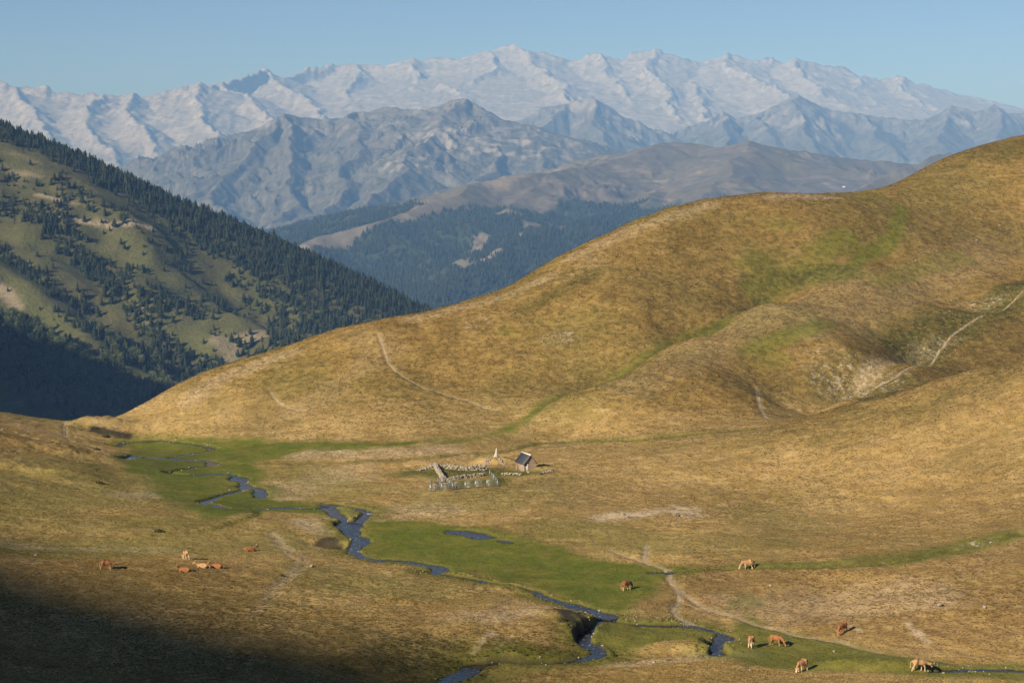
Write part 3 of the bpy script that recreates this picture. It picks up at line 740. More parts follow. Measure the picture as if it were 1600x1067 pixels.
# ------------------------------------------------------------------ wooded hill on the left, about 2 km away
CP2 = []
def L_(px, py, d): CP2.append(tuple(float(v) for v in at(px, py, d)))
for a in [(-250,80,2500),(0,205,2450),(60,225,2440),(100,240,2435),(150,264,2430),(200,290,2420),(250,322,2405),(300,355,2390),(350,382,2380),(400,401,2370),(450,421,2360),(500,441,2350),(550,459,2335),(600,476,2320),(655,493,2300),(720,520,2270),(800,560,2230),
          (0,330,2260),(0,400,2160),(0,480,2050),(0,560,1930),(0,645,1800),(100,350,2270),(100,450,2120),(100,550,1970),(100,645,1820),(200,400,2270),(200,500,2120),(200,600,1950),(200,660,1840),
          (300,450,2260),(300,540,2120),(300,620,1980),(400,480,2270),(400,560,2130),(400,640,1990),(500,510,2250),(500,580,2130),(600,530,2240),(600,600,2120),(700,600,2140),(-250,300,2200),(-250,500,1900),(-250,640,1700)]: L_(*a)
for x, y, z in [(-560,2650,20),(-300,2620,-60),(-100,2550,-150),(-560,2900,-150),(-200,2900,-260),(100,2600,-300),(100,2300,-230),(100,2000,-260),(-100,1800,-250),(-300,1650,-240),(-500,1600,-230),
                (-1010,1770,40),(-790,1640,-120),(-620,1570,-200),(-1300,1900,150),(-800,1900,-60),(-1000,2100,80),(-1200,2400,240),(-900,1500,-150),(-1300,1500,-120)]: CP2.append((x, y, z))
CP2 = np.array(CP2, float)
CP2[2:17, 2] -= np.linspace(5, 20, 15)
_Ls, _Xs, _ws = _L, _X, _w
_L = 300.0
_X, _w = tps_fit(CP2, 3e-4)
hx = np.arange(-1500, 220, 6.5); hy = np.arange(1480, 2900, 6.5)
HX, HY = np.meshgrid(hx, hy)
HZ = tps_eval(HX, HY)
_L, _X, _w = _Ls, _Xs, _ws
# ribs and gullies run down to the right
q1 = (HX * 0.62 + HY * 0.78) ; q2 = (HX * 0.78 - HY * 0.62)
wv = 60 * fbm(HX / 300, HY / 300, 3, 140)
face = sstep(0, 90, 2440 - 0.18 * (HX + 600) - HY) 
HZ = HZ + face * (11 * np.sin((q1 + wv) / 46.0) + 4 * np.sin((q1 * 1.0 - wv) / 21.0 + 1.3)) * sstep(-900, -600, HX) + 9 * fbm(HX / 120, HY / 120, 4, 141) * (0.15 + 0.85 * face) + 2.0 * fbm(HX / 25, HY / 25, 3, 142)
def HL(x, y):
    fx = np.clip((np.asarray(x, float) - hx[0]) / 6.5, 0, len(hx) - 1.001); fy = np.clip((np.asarray(y, float) - hy[0]) / 6.5, 0, len(hy) - 1.001)
    i = fx.astype(int); j = fy.astype(int); fx = fx - i; fy = fy - j
    return (HZ[j, i] * (1 - fx) + HZ[j, i + 1] * fx) * (1 - fy) + (HZ[j + 1, i] * (1 - fx) + HZ[j + 1, i + 1] * fx) * fy
_LD = np.arange(1480, 2890, 4.0)
def on_hill(pts):
    out = []
    for px, py in pts:
        a, b = ray(px, py); rz = CAM_Z + b * _LD; h = HL(a * _LD, _LD); hit = rz < h
        k = int(np.argmax(hit)) if hit.any() else int(np.argmin(rz - h))
        out.append((float(a * _LD[k]), float(_LD[k])))
    return np.array(out)
lx, ly = HX.ravel(), HY.ravel()
me = mesh_from('wooded_hill', np.stack([lx, ly, HZ.ravel()], 1), grid_faces(*HX.shape))
hb = np.zeros(lx.shape)
for pts, w, s in [([(80,345),(140,350),(180,353),(240,357)], 4, .9), ([(60,305),(100,315),(115,320)], 4, .8), ([(0,450),(12,465),(24,480)], 9, .9), ([(335,535),(355,540),(380,530),(430,525)], 9, .55), ([(340,530),(360,560)], 12, .5),
                  ([(215,485),(235,505)], 5, .5), ([(10,265),(60,280)], 4, .4), ([(20,240),(60,255)], 6, .3)]:
    D, _ = line_dist(lx, ly, on_hill(pts), 60); hb = np.maximum(hb, s * (1 - sstep(.5, 1.3, D / w + .3 * fbm(lx / 30, ly / 30, 2, 143))))
hg = np.zeros(lx.shape)
for pts, w, s in [([(0,460),(60,480),(120,510)], 38, .9), ([(200,470),(260,510),(330,540)], 30, .8), ([(180,370),(260,420),(330,470)], 45, .5), ([(330,500),(400,510)], 30, .6)]:
    D, _ = line_dist(lx, ly, on_hill(pts), 150); hg = np.maximum(hg, s * (1 - sstep(.4, 1.3, D / w + .3 * fbm(lx / 60, ly / 60, 2, 144))))
color_attr(me, 'cover', np.stack([hg, hb, hb * 0], 1))
t = NT('hill_turf')
n1 = t.noise(.008, 5, .6); n2 = t.noise(.05, 6, .7); n3 = t.noise(.25, 4, .7)
c = t.mix(t.ramp(n2, .35, .7), (.075, .078, .030), (.140, .128, .050))
c = t.mix(t.math('MULTIPLY', t.ramp(n1, .45, .65), .6), c, (.085, .092, .030))
g_, b_, _0 = t.attr('cover')
c = t.mix(t.math('MULTIPLY', g_, .75), c, (.135, .140, .045))
c = t.mix(t.math('MULTIPLY', t.ramp(n3, .5, .62), .35), c, (.030, .036, .017))
c = t.mix(t.math('MULTIPLY', b_, t.ramp(n3, .25, .5)), c, (.42, .34, .23))
t.bump(t.math('ADD', n2, n3), .7, 2.2)
struct(put('wooded_hill', me, t.color(c)))

# the mountain behind and to the left that keeps the near left corner in shade
bx_, by_ = np.meshgrid(np.linspace(-2600, 200, 150), np.linspace(-1800, 1300, 160))
al = (bx_ + 878) * .70 - (by_ + 601) * .72; ac = (bx_ + 878) * .72 + (by_ + 601) * .70
bz = 587 + 5 * fbm(al / 60, al * 0, 4, 150) - .60 * np.abs(ac) * (1 + .1 * noise(bx_ / 300, by_ / 300, 151)) - .35 * np.maximum(np.abs(al) - 900, 0) + np.minimum(np.abs(ac) / 60, 1) * 14 * fbm(bx_ / 150, by_ / 150, 4, 152)
me = mesh_from('shade_mountain', np.stack([bx_.ravel(), by_.ravel(), bz.ravel() - 20 * sstep(600, 1000, ac.ravel())], 1), grid_faces(*bx_.shape))
struct(put('mountain', me, plain('mountain_turf', (.17, .125, .05), .3, .02)))

bx_, by_ = np.meshgrid(np.linspace(-2100, -380, 110), np.linspace(800, 2000, 90))
pz = np.full(bx_.shape, -1e9); ql = np.array([(-1900, 1600, 560), (-1054, 1426, 288), (-940, 1396, 236), (-825, 1366, 204)], float)
for a, b in zip(ql[:-1], ql[1:]):
    v = b - a; tt = np.clip(((bx_ - a[0]) * v[0] + (by_ - a[1]) * v[1]) / (v[0] ** 2 + v[1] ** 2), 0, 1)
    pz = np.maximum(pz, a[2] + tt * v[2] - .95 * np.hypot(bx_ - a[0] - tt * v[0], by_ - a[1] - tt * v[1]))
pz = np.maximum(pz + 8 * fbm(bx_ / 70, by_ / 70, 4, 160), -420)
struct(put('mountain', mesh_from('spur', np.stack([bx_.ravel(), by_.ravel(), pz.ravel()], 1), grid_faces(*bx_.shape)), bpy.data.materials['mountain_turf']))

# valley country under and beyond everything, out to the horizon
R_ = 60000.0
me = mesh_from('valley', [(-R_, -R_, BASE_Z), (R_, -R_, BASE_Z), (R_, R_, BASE_Z), (-R_, R_, BASE_Z)], np.array([[0, 1, 2, 3]]))
struct(put('valley', me, plain('valley_turf', (.075, .078, .035), .4, .002)))

# ------------------------------------------------------------------ the air between
HAZE_DENSITY = 7.2e-5
t = bpy.data.materials.new('haze_air'); t.use_nodes = True; nt = t.node_tree; nt.nodes.clear()
vo = nt.nodes.new('ShaderNodeVolumePrincipled'); ou = nt.nodes.new('ShaderNodeOutputMaterial')
vo.inputs['Color'].default_value = (.185, .395, .84, 1); vo.inputs['Absorption Color'].default_value = (.45, .45, .45, 1)
vo.inputs['Density'].default_value = HAZE_DENSITY; vo.inputs['Anisotropy'].default_value = -0.2
nt.links.new(vo.outputs[0], ou.inputs['Volume'])
HB = 66000.0
bm = bmesh.new(); bmesh.ops.create_cube(bm, size=1.0)
hz_top, hz_bot = 1560.0, BASE_Z - 1.5
bmesh.ops.scale(bm, vec=(2 * HB, 2 * HB, hz_top - hz_bot), verts=bm.verts); bmesh.ops.translate(bm, vec=(0, 0, (hz_top + hz_bot) / 2), verts=bm.verts)
me = bpy.data.meshes.new('haze'); bm.to_mesh(me); bm.free()
haze = put('haze', me, t); haze['kind'] = 'stuff'

# ------------------------------------------------------------------ instanced ground cover and woods (countless things)
def scatter(name, pts, scl, rz, tone, sources):
    """One object: every vertex of a point mesh carries one of the source meshes."""
    me = bpy.data.meshes.new(name)
    pts = np.asarray(pts, np.float32)
    me.vertices.add(len(pts)); me.vertices.foreach_set('co', pts.ravel())
    for nm, v in (('scl', scl), ('rz', rz)):
        me.attributes.new(nm, 'FLOAT', 'POINT').data.foreach_set('value', np.asarray(v, np.float32))
    me.attributes.new('pick', 'INT', 'POINT').data.foreach_set('value', rng.integers(0, len(sources), len(pts)).astype(np.int32))
    tn = np.ones((len(pts), 4), np.float32); tn[:, :3] = tone
    me.attributes.new('tone', 'FLOAT_COLOR', 'POINT').data.foreach_set('color', tn.ravel())
    o = put(name, me)
    ng = bpy.data.node_groups.new(name + '_scatter', 'GeometryNodeTree')
    ng.interface.new_socket('Geometry', in_out='INPUT', socket_type='NodeSocketGeometry')
    ng.interface.new_socket('Geometry', in_out='OUTPUT', socket_type='NodeSocketGeometry')
    N = ng.nodes; K = ng.links
    gi = N.new('NodeGroupInput'); go = N.new('NodeGroupOutput')
    ip = N.new('GeometryNodeInstanceOnPoints'); K.new(gi.outputs[0], ip.inputs['Points'])
    jn = N.new('GeometryNodeJoinGeometry')
    for so in reversed(sources):
        oi = N.new('GeometryNodeObjectInfo'); oi.inputs['Object'].default_value = so; oi.inputs['As Instance'].default_value = True
        K.new(oi.outputs['Geometry'], jn.inputs[0])
    K.new(jn.outputs[0], ip.inputs['Instance']); ip.inputs['Pick Instance'].default_value = True
    def at_(nm, tp):
        a = N.new('GeometryNodeInputNamedAttribute'); a.data_type = tp; a.inputs['Name'].default_value = nm; return a.outputs[0]
    K.new(at_('pick', 'INT'), ip.inputs['Instance Index'])
    K.new(at_('scl', 'FLOAT'), ip.inputs['Scale'])
    cx = N.new('ShaderNodeCombineXYZ'); K.new(at_('rz', 'FLOAT'), cx.inputs[2]); K.new(cx.outputs[0], ip.inputs['Rotation'])
    K.new(ip.outputs[0], go.inputs[0])
    md = o.modifiers.new('scatter', 'NODES'); md.node_group = ng
    o['kind'] = 'stuff'
    return o
def source(name, me): return bpy.data.objects.new(name, me)     # held by the scatter only, stands nowhere itself

def tussock(seed, n=11, h=0.12, r=0.25, w=0.10):
    rs = np.random.default_rng(seed); v = []; f = []
    for k in range(n):
        a = rs.uniform(0, 2 * math.pi); q = r * math.sqrt(rs.uniform(0, 1)) * 0.7
        bx, by = q * math.cos(a), q * math.sin(a)
        lean = rs.uniform(.35, 1.0) * r * 1.1; hh = h * rs.uniform(.55, 1.0); b = a + rs.uniform(-.8, .8)
        tx, ty = bx + lean * math.cos(b), by + lean * math.sin(b)
        px_, py_ = -math.sin(b) * w / 2, math.cos(b) * w / 2
        i = len(v)
        mx, my = bx + .45 * (tx - bx), by + .45 * (ty - by)
        v += [(bx - px_ * .7, by - py_ * .7, -.06), (bx + px_ * .7, by + py_ * .7, -.06), (mx + px_, my + py_, hh * .75), (mx - px_, my - py_, hh * .75), (tx, ty, hh)]
        f += [(i, i + 1, i + 2), (i, i + 2, i + 3), (i + 3, i + 2, i + 4)]
    return mesh_from('tussock', v, np.array(f), smooth=False)
t = NT('grass_blades'); r_, g_, b_ = t.attr('tone', 'INSTANCER')
nd = t.t.nodes['Attribute'] if 'Attribute' in t.t.nodes else None
M_BLADE = t.color(nd.outputs['Color'])
tl = t.n('BsdfTranslucent'); t.link(nd.outputs['Color'], tl.inputs[0]); mx = t.n('MixShader'); mx.inputs[0].default_value = .45
t.link(t.b.outputs[0], mx.inputs[1]); t.link(tl.outputs[0], mx.inputs[2]); t.link(mx.outputs[0], t.out.inputs[0])
t.b.inputs['Roughness'].default_value = 0.75
TUS = []
for k in range(4):
    m = tussock(k); m.materials.append(M_BLADE); TUS.append(source('tussock', m))

N_T = 460000
dd = 195 + 480 * rng.uniform(0, 1, N_T) ** 1.15
ax = rng.uniform(-.268, .268, N_T) * dd
cv = tints(ax, dd)
we, _ = water_field(ax, dd); pdp = path_dist(ax, dd)
dens = 1 - 0.55 * cv['green'] - 0.8 * np.clip(cv['pale'] - .6, 0, 1) * 3.2
clump = fbm(ax / 2.2, dd / 2.2, 2, 71)
peat_shade_d = np.min([line_dist(ax, dd, q, 6)[0] / w for q, w in zip(PEAT, PEAT_SHADE_W)], 0)
keep = (we > 0.45) & (peat_shade_d > 1.0) & (pdp > 0.15) & (rng.uniform(0, 1, N_T) < np.clip(dens + 0.35 * clump, 0.05, 1)) & (_DD.min() < dd)
ax, dd = ax[keep], dd[keep]; cv = {k: v[keep] for k, v in cv.items()}; we = we[keep]
hz = H(ax, dd, cv)
vis = to_pix(ax, dd, hz)[1] < 1090
ax, dd, hz, we = ax[vis], dd[vis], hz[vis], we[vis]; cv = {k: v[vis] for k, v in cv.items()}
u = rng.uniform(0, 1, (len(ax), 1)); big = fbm(ax / 33, dd / 33, 4, 72)[:, None]; mid_ = fbm(ax / 6, dd / 6, 3, 73)[:, None]
def C3(c): return np.array(c)[None]
tone = C3(OCHRE) * (0.85 + 0.6 * u)
m = np.clip(.35 + .9 * big + .5 * mid_ + .3 * (u - .5), 0, .8); tone = tone * (1 - m) + C3(STRAW) * m * (.75 + .5 * u)
upl = (sstep(1.5, 9, hz + 1.5 * fbm(ax / 40, dd / 40, 3, 53)) * sstep(330, 400, dd))[:, None] * .85; tone = tone * (1 - upl) + C3(UPLAND) * (.7 + 1.0 * u + .5 * mid_) * upl
m = np.clip(.9 * (fbm(ax / 45, dd / 45, 3, 74)[:, None] + .15 * u), 0, .65); tone = tone * (1 - m) + C3(OLIVE) * m * 1.2
for key, cc, amt in (('rust', RUST, .75), ('pale', (.52, .40, .26), .85), ('dark', LUSH, .9)):
    m = amt * cv[key][:, None] * np.clip(.7 + .9 * mid_ + .4 * (u - .5), 0, 1); tone = tone * (1 - m) + C3(cc) * m * (.8 + .5 * u)
m = np.clip(np.maximum(cv['green'], .6 * (1 - sstep(.3, 4, we)))[:, None] * (1.15 + .4 * mid_), 0, 1); m = m * np.where(rng.uniform(0, 1, (len(ax), 1)) < .12, .35, 1.0); tone = tone * (1 - m) + C3(GREEN) * m * (.55 + 1.15 * u + .35 * mid_)
sz = (0.45 + 0.55 * rng.uniform(0, 1, len(ax)) ** 2) * (1 - 0.45 * cv['green']) * (0.85 + 0.10 * sstep(300, 600, dd))
scatter('dry_grass', np.stack([ax, dd, hz], 1), sz, rng.uniform(0, 6.28, len(ax)), tone, TUS)

# ------------------------------------------------------------------ trees
def leaf_mat(name, c):
    t = NT(name); nz = t.noise(1.1, 3, .7)
    oi = t.n('ObjectInfo')
    c0 = t.mix(t.ramp(nz, .3, .7), tuple(x * .6 for x in c), tuple(x * 1.5 for x in c))
    c0 = t.mix(t.math('MULTIPLY', oi.outputs['Random'], .45), c0, (c[0] * 1.7, c[1] * 1.35, c[2] * 1.1))
    return t.color(c0)
M_PINE = leaf_mat('pine_needles', (.022, .036, .019)); M_LEAF = leaf_mat('birch_leaves', (.070, .095, .040)); M_BARK = plain('bark', (.11, .085, .065), .3, 3.0)
def conifer_crown(seed, h=1.0, rad=0.21):
    """Unit-height conifer: whorls of drooping sprays with gaps between."""
    rs = np.random.default_rng(seed); v = []; f = []
    nw = 11
    for k in range(nw):
        z = 0.10 + 0.84 * (k / (nw - 1)) ** 0.92
        r = rad * (1 - (z - .08) / .98) ** 0.75 * rs.uniform(.8, 1.15) + .012
        nb = 8 if k < 7 else 6
        a0 = rs.uniform(0, 6.28)
        for j in range(nb):
            if rs.uniform() < .10: continue
            a = a0 + 2 * math.pi * j / nb + rs.uniform(-.25, .25); q = r * rs.uniform(.65, 1.2); dz = q * rs.uniform(.15, .55)
            wd = q * rs.uniform(.30, .5); ca, sa = math.cos(a), math.sin(a); i = len(v)
            v += [(0, 0, z + .055), (ca * q * .6 - sa * wd, sa * q * .6 + ca * wd, z - dz * .4), (ca * q, sa * q, z - dz), (ca * q * .6 + sa * wd, sa * q * .6 - ca * wd, z - dz * .4), (ca * q * .5, sa * q * .5, z - dz * .4 - .05)]
            f += [(i, i + 1, i + 2), (i, i + 2, i + 3), (i + 4, i + 2, i + 1), (i + 4, i + 3, i + 2)]
    i = len(v)
    v += [(.012, 0, .9), (-.006, .010, .9), (-.006, -.010, .9), (0, 0, 1.02)]; f += [(i, i + 1, i + 3), (i + 1, i + 2, i + 3), (i + 2, i, i + 3)]
    return mesh_from('crown', v, np.array(f), smooth=False)
def broad_crown(seed):
    """Unit-height broadleaf crown: leaf clumps through an uneven volume."""
    rs = np.random.default_rng(seed); v = []; f = []
    lobes = [(rs.uniform(-.16, .16), rs.uniform(-.16, .16), rs.uniform(.42, .82), rs.uniform(.13, .22)) for _ in range(8)] + [(0, 0, .6, .22)]
    for lx_, ly_, lz_, lr in lobes:
        for _ in range(42):
            d = rs.normal(size=3); d /= np.linalg.norm(d)
            p = np.array([lx_, ly_, lz_]) + d * lr * rs.uniform(.6, 1.05) * np.array([1, 1, 1.1])
            s = rs.uniform(.022, .05); n = d + rs.normal(size=3) * .6; n /= np.linalg.norm(n)
            a = np.cross(n, [0.3, .2, 1]); a /= np.linalg.norm(a) + 1e-9; b = np.cross(n, a); i = len(v)
            v += [tuple(p + a * s), tuple(p + b * s * .8), tuple(p - a * s), tuple(p - b * s * .8)]
            f += [(i, i + 1, i + 2), (i, i + 2, i + 3)]
    return mesh_from('crown', v, np.array(f), smooth=False)
def trunk_mesh(seed, r, top, limbs=0):
    rs = np.random.default_rng(seed); v = []; f = []
    def stick(p, q, r0, r1, n=6):
        i = len(v); p = np.array(p); q = np.array(q); ax_ = q - p; ax_ = ax_ / np.linalg.norm(ax_); a = np.cross(ax_, [.9, .3, .1]); a /= np.linalg.norm(a); b = np.cross(ax_, a)
        for c_, rr in ((p, r0), (q, r1)):
            for k in range(n):
                th = 2 * math.pi * k / n; v.append(tuple(c_ + rr * (a * math.cos(th) + b * math.sin(th))))
        for k in range(n): f.append((i + k, i + (k + 1) % n, i + n + (k + 1) % n, i + n + k))
    stick((0, 0, -.06), (0, 0, top * .5), r, r * .7); stick((0, 0, top * .5), (rs.uniform(-.02, .02), rs.uniform(-.02, .02), top), r * .7, r * .2)
    for _ in range(limbs):
        a = rs.uniform(0, 6.28); z = rs.uniform(.25, .5); stick((0, 0, z), (.17 * math.cos(a), .17 * math.sin(a), z + .22), r * .45, r * .15, 4)
    return mesh_from('trunk', v, np.array(f))
PINE_V = []; LEAF_V = []
M_PINE2 = leaf_mat('pine_needles_light', (.036, .050, .022))
for k in range(9):
    c_ = conifer_crown(200 + k, rad=rng.uniform(.20, .40)); c_.materials.append(M_PINE2 if k % 3 == 2 else M_PINE); tk = trunk_mesh(k, .016, .9); tk.materials.append(M_BARK); PINE_V.append((c_, tk))
for k in range(4):
    c_ = broad_crown(300 + k); c_.materials.append(M_LEAF); tk = trunk_mesh(k, .024, .75, 4); tk.materials.append(M_BARK); LEAF_V.append((c_, tk))
def whole(pair):
    """Crown and trunk as one mesh, for the woods that read as a mass."""
    bm = bmesh.new(); bm.from_mesh(pair[0]); bm.from_mesh(pair[1])
    me = bpy.data.meshes.new('tree'); bm.to_mesh(me); bm.free(); me.materials.append(pair[0].materials[0]); return source('tree', me)

# where they stand: bands read off the photograph (centre line in pixels, half width m, trees per 100 m2)
BANDS = [([(150,272),(250,330),(340,382)], 26, 1.3), ([(340,384),(420,412),(500,450)], 42, 1.6), ([(440,440),(520,470),(600,492)], 62, 1.7), ([(500,520),(560,510),(640,497)], 55, 1.7), ([(430,560),(480,545),(540,525)], 42, 1.3), ([(400,590),(470,575)], 26, 1.0),
         ([(70,345),(110,385),(160,430),(190,460)], 26, 1.9), ([(190,460),(225,500),(260,545),(330,580)], 20, 1.4), ([(235,465),(270,480),(310,490)], 20, 1.4), ([(0,325),(60,335),(90,345)], 26, 1.0), ([(0,395),(40,425),(80,455),(130,485)], 18, 1.1),
         ([(95,500),(160,530),(230,560)], 17, 1.0), ([(170,560),(260,585),(330,600)], 20, 1.0), ([(0,215),(80,245),(200,310),(300,380)], 20, .9), ([(0,275),(100,300),(190,335)], 26, .45), ([(180,430),(220,425)], 10, .8), ([(250,420),(300,400)], 10, .4),
         ([(330,470),(440,490)], 30, .35), ([(0,520),(60,560),(140,600),(230,625)], 60, 1.6), ([(100,330),(260,400)], 25, .25), ([(340,525),(420,560)], 22, .25), ([(560,540),(620,520)], 40, 1.6)]
BW = [(on_hill(p), w, s) for p, w, s in BANDS]
n_c = 170000
tx = rng.uniform(-760, 0, n_c); ty = rng.uniform(1600, 2520, n_c)
den = np.full(n_c, .05)
for L, w, s in BW:
    D, _ = line_dist(tx, ty, L, w * 2 + 5); den = np.maximum(den, s * (1 - sstep(.55, 1.25, D / w + .35 * noise(tx / 18, ty / 18, 75))))
cell = 760 * 920 / n_c
cpx, cpy = to_pix(tx, ty, HL(tx, ty))
below = cpy - np.interp(cpx, [0, 100, 200, 300, 400, 500, 600, 655, 720], [205, 240, 290, 355, 401, 441, 476, 493, 520])
thick = np.interp(cpx, [0, 150, 250, 350, 450, 550, 650, 720], [8, 14, 26, 34, 62, 75, 60, 60]) * (1 + .4 * noise(tx / 40, ty / 40, 76))
den = np.maximum(den, np.where(cpx > 0, 1.5, .6) * (1 - sstep(.75, 1.1, below / thick)))
keep = rng.uniform(0, 1, n_c) < den * 2.3 * cell / 100
tx, ty = tx[keep], ty[keep]; tz = HL(tx, ty)
px, py = to_pix(tx, ty, tz)
keep = (px > -120) & (px < 720); tx, ty, tz, px, py = (v[keep] for v in (tx, ty, tz, px, py))
broad = (py - 500 > .12 * px) & (px < 260) & (rng.uniform(0, 1, len(px)) < .75)
th = (3.5 + 7.0 * rng.uniform(0, 1, len(tx)) ** 1.3) * (1 + .15 * noise(tx / 60, ty / 60, 77)); th[broad] = rng.uniform(10, 17, broad.sum())

def plant(idx, variants, name, label, cat, group):
    for k in idx:
        c_, tk = variants[int(rng.integers(len(variants)))]
        r = empty(name, (float(tx[k]), float(ty[k]), float(tz[k])), float(rng.uniform(0, 6.28)))
        s = float(th[k]); r.scale = (s * rng.uniform(.85, 1.25), s * rng.uniform(.85, 1.25), s)
        put('crown', c_, None, r); put('trunk', tk, None, r)
        tag(r, label, cat, group)
inside = (px > 0) & (px < 656) & (py < 650)
hidden_y = np.interp(px, [0, 90, 180, 260, 340, 450, 560, 660], [645, 655, 650, 618, 580, 545, 510, 491])
inside &= py < hidden_y + 2
ci = np.where(inside & ~broad)[0]; bi = np.where(inside & broad)[0]
big_c = ci[np.argsort(-(th[ci] / ty[ci]))][:300]; big_b = bi[np.argsort(-(th[bi] / ty[bi]))][:300]
plant(big_c, PINE_V, 'pine_tree', 'tall dark conifer on the wooded hillside at the left', 'tree', 'conifers on the left hillside')
plant(big_b, LEAF_V, 'birch_tree', 'paler round-crowned broadleaf tree low on the shaded left hillside', 'tree', 'broadleaf trees at the foot of the left hillside')
rest = np.ones(len(tx), bool); rest[big_c] = False; rest[big_b] = False
print('TREES', len(tx), 'pines', len(ci), 'broad', len(bi))
scatter('hill_wood', np.stack([tx, ty, tz], 1)[rest], th[rest], rng.uniform(0, 6.28, rest.sum()), np.ones((rest.sum(), 3)), [whole(p) for p in PINE_V])

# the forest on the flank of the grassy range
fk = np.where((forest > .5) & (RY < 8600))[0]
cnt = 46000
k = rng.choice(fk, cnt, p=(RY[fk] / RY[fk].sum()))
fx = RX[k] + rng.uniform(-9, 9, cnt); fy = RY[k] + rng.uniform(-10, 10, cnt)
fz = RZ[k] - 1.5
scatter('far_forest', np.stack([fx, fy, fz], 1), rng.uniform(11, 20, cnt), rng.uniform(0, 6.28, cnt), np.ones((cnt, 3)), [whole(p) for p in PINE_V[:3]])

# ------------------------------------------------------------------ paths: worn sheets lying on the ground
M_DIRT = plain('trodden_earth', (.36, .285, .18), .3, 2.2)
for i, (L, w) in enumerate(PATHS):
    p = smooth_line(L[::3] if len(L) > 8 else L, .5)
    tg = np.gradient(p, axis=0); tg /= np.linalg.norm(tg, axis=1)[:, None] + 1e-9; nr = np.stack([-tg[:, 1], tg[:, 0]], 1)
    s = np.arange(len(p)) * .5
    hw = w * .33 * (1 + .45 * noise(s / 1.3, s * 0 + i, 81) + .3 * noise(s / .5, s * 0 + i, 82)); hw *= sstep(0, 3, s) * sstep(0, 3, s[-1] - s) * .9 + .1
    off = .18 * noise(s / 2.2, s * 0 + i, 83)
    rows = []
    for k in (-1, -.4, .4, 1):
        q = p + nr * (off + k * hw)[:, None]; rows.append(np.stack([q[:, 0], q[:, 1], H(q[:, 0], q[:, 1]) + .035 + .006 * i], 1))
    v = np.stack(rows, 1).reshape(-1, 3)
    struct(put('path', mesh_from('path', v, grid_faces(len(p), 4)), M_DIRT))

# ------------------------------------------------------------------ small shapes
def box_v(x0, x1, y0, y1, z0, z1):
    return [(x0, y0, z0), (x1, y0, z0), (x1, y1, z0), (x0, y1, z0), (x0, y0, z1), (x1, y0, z1), (x1, y1, z1), (x0, y1, z1)]
BOX_F = [(0, 3, 2, 1), (4, 5, 6, 7), (0, 1, 5, 4), (1, 2, 6, 5), (2, 3, 7, 6), (3, 0, 4, 7)]
def boxes(name, lst):
    v = []; f = []
    for b in lst:
        i = len(v); v += box_v(*b); f += [tuple(i + k for k in q) for q in BOX_F]
    return mesh_from(name, v, np.array(f), smooth=False)
def bar(p, q, r):
    """A square bar from p to q as 8 vertices."""
    p = np.array(p, float); q = np.array(q, float); a = q - p; a /= np.linalg.norm(a)
    s = np.cross(a, [0.13, 0.2, 1.0] if abs(a[2]) < .9 else [1.0, 0.1, 0]); s /= np.linalg.norm(s); t_ = np.cross(a, s)
    return [tuple(c + r * (i * s + j * t_)) for c in (p, q) for i, j in ((-1, -1), (1, -1), (1, 1), (-1, 1))]
def bars(name, lst):
    v = []; f = []
    for p, q, r in lst:
        i = len(v); v += bar(p, q, r); f += [tuple(i + k for k in u) for u in BOX_F]
    return mesh_from(name, v, np.array(f), smooth=False)
def stone_v(rs, sx, sy, sz, sub=1):
    bm = bmesh.new(); bmesh.ops.create_icosphere(bm, subdivisions=sub, radius=1.0)
    ph = rs.uniform(0, 9, 6)
    for v in bm.verts:
        c = v.co; k = 1 + .22 * math.sin(2.3 * c.x + ph[0]) * math.cos(2.1 * c.y + ph[1]) + .16 * math.sin(3.7 * c.z + ph[2] + c.x) + rs.uniform(-.10, .10)
        m = max(abs(c.x), abs(c.y), abs(c.z)); b = .6 + .4 / max(m, .6) * .72
        v.co = Vector((c.x * k * b * sx, c.y * k * b * sy, c.z * k * b * sz))
    vs = np.array([v.co[:] for v in bm.verts]); fs = np.array([[v.index for v in f.verts] for f in bm.faces]); bm.free()
    return vs, fs
rs0 = np.random.default_rng(5)
STONES = [stone_v(rs0, rs0.uniform(.8, 1.25), rs0.uniform(.7, 1.0), rs0.uniform(.5, .8)) for _ in range(12)]
def heap(name, items):
    """items: (x, y, z, size, rz) -> one mesh of many stones."""
    V = []; Fs = []; n = 0
    for x, y, z, s, a in items:
        v, f = STONES[int(rs0.integers(len(STONES)))]
        ca, sa = math.cos(a), math.sin(a)
        V.append(np.stack([(v[:, 0] * ca - v[:, 1] * sa) * s + x, (v[:, 0] * sa + v[:, 1] * ca) * s + y, v[:, 2] * s + z], 1)); Fs.append(f + n); n += len(v)
    return mesh_from(name, np.vstack(V), np.vstack(Fs), smooth=False)
def stone_mat(name, lo, hi, sc=2.5):
    t = NT(name); n1 = t.noise(sc, 5, .8); n2 = t.noise(sc * .35, 3, .6)
    c = t.mix(t.ramp(n1, .3, .7), lo, hi); c = t.mix(t.math('MULTIPLY', t.ramp(n2, .5, .7), .45), c, (.17, .165, .10)); t.bump(n1, .7, .05)
    return t.color(c)
M_STONE = stone_mat('field_stone', (.22, .195, .155), (.46, .41, .335)); M_PALE = stone_mat('pale_stone', (.40, .35, .275), (.58, .52, .42)); M_DARKSTONE = stone_mat('dark_stone', (.09, .08, .07), (.2, .18, .15))
def G(px, py):
    x, y = project([(px, py)])[0]; return x, y, float(H(np.array([x]), np.array([y]))[0])

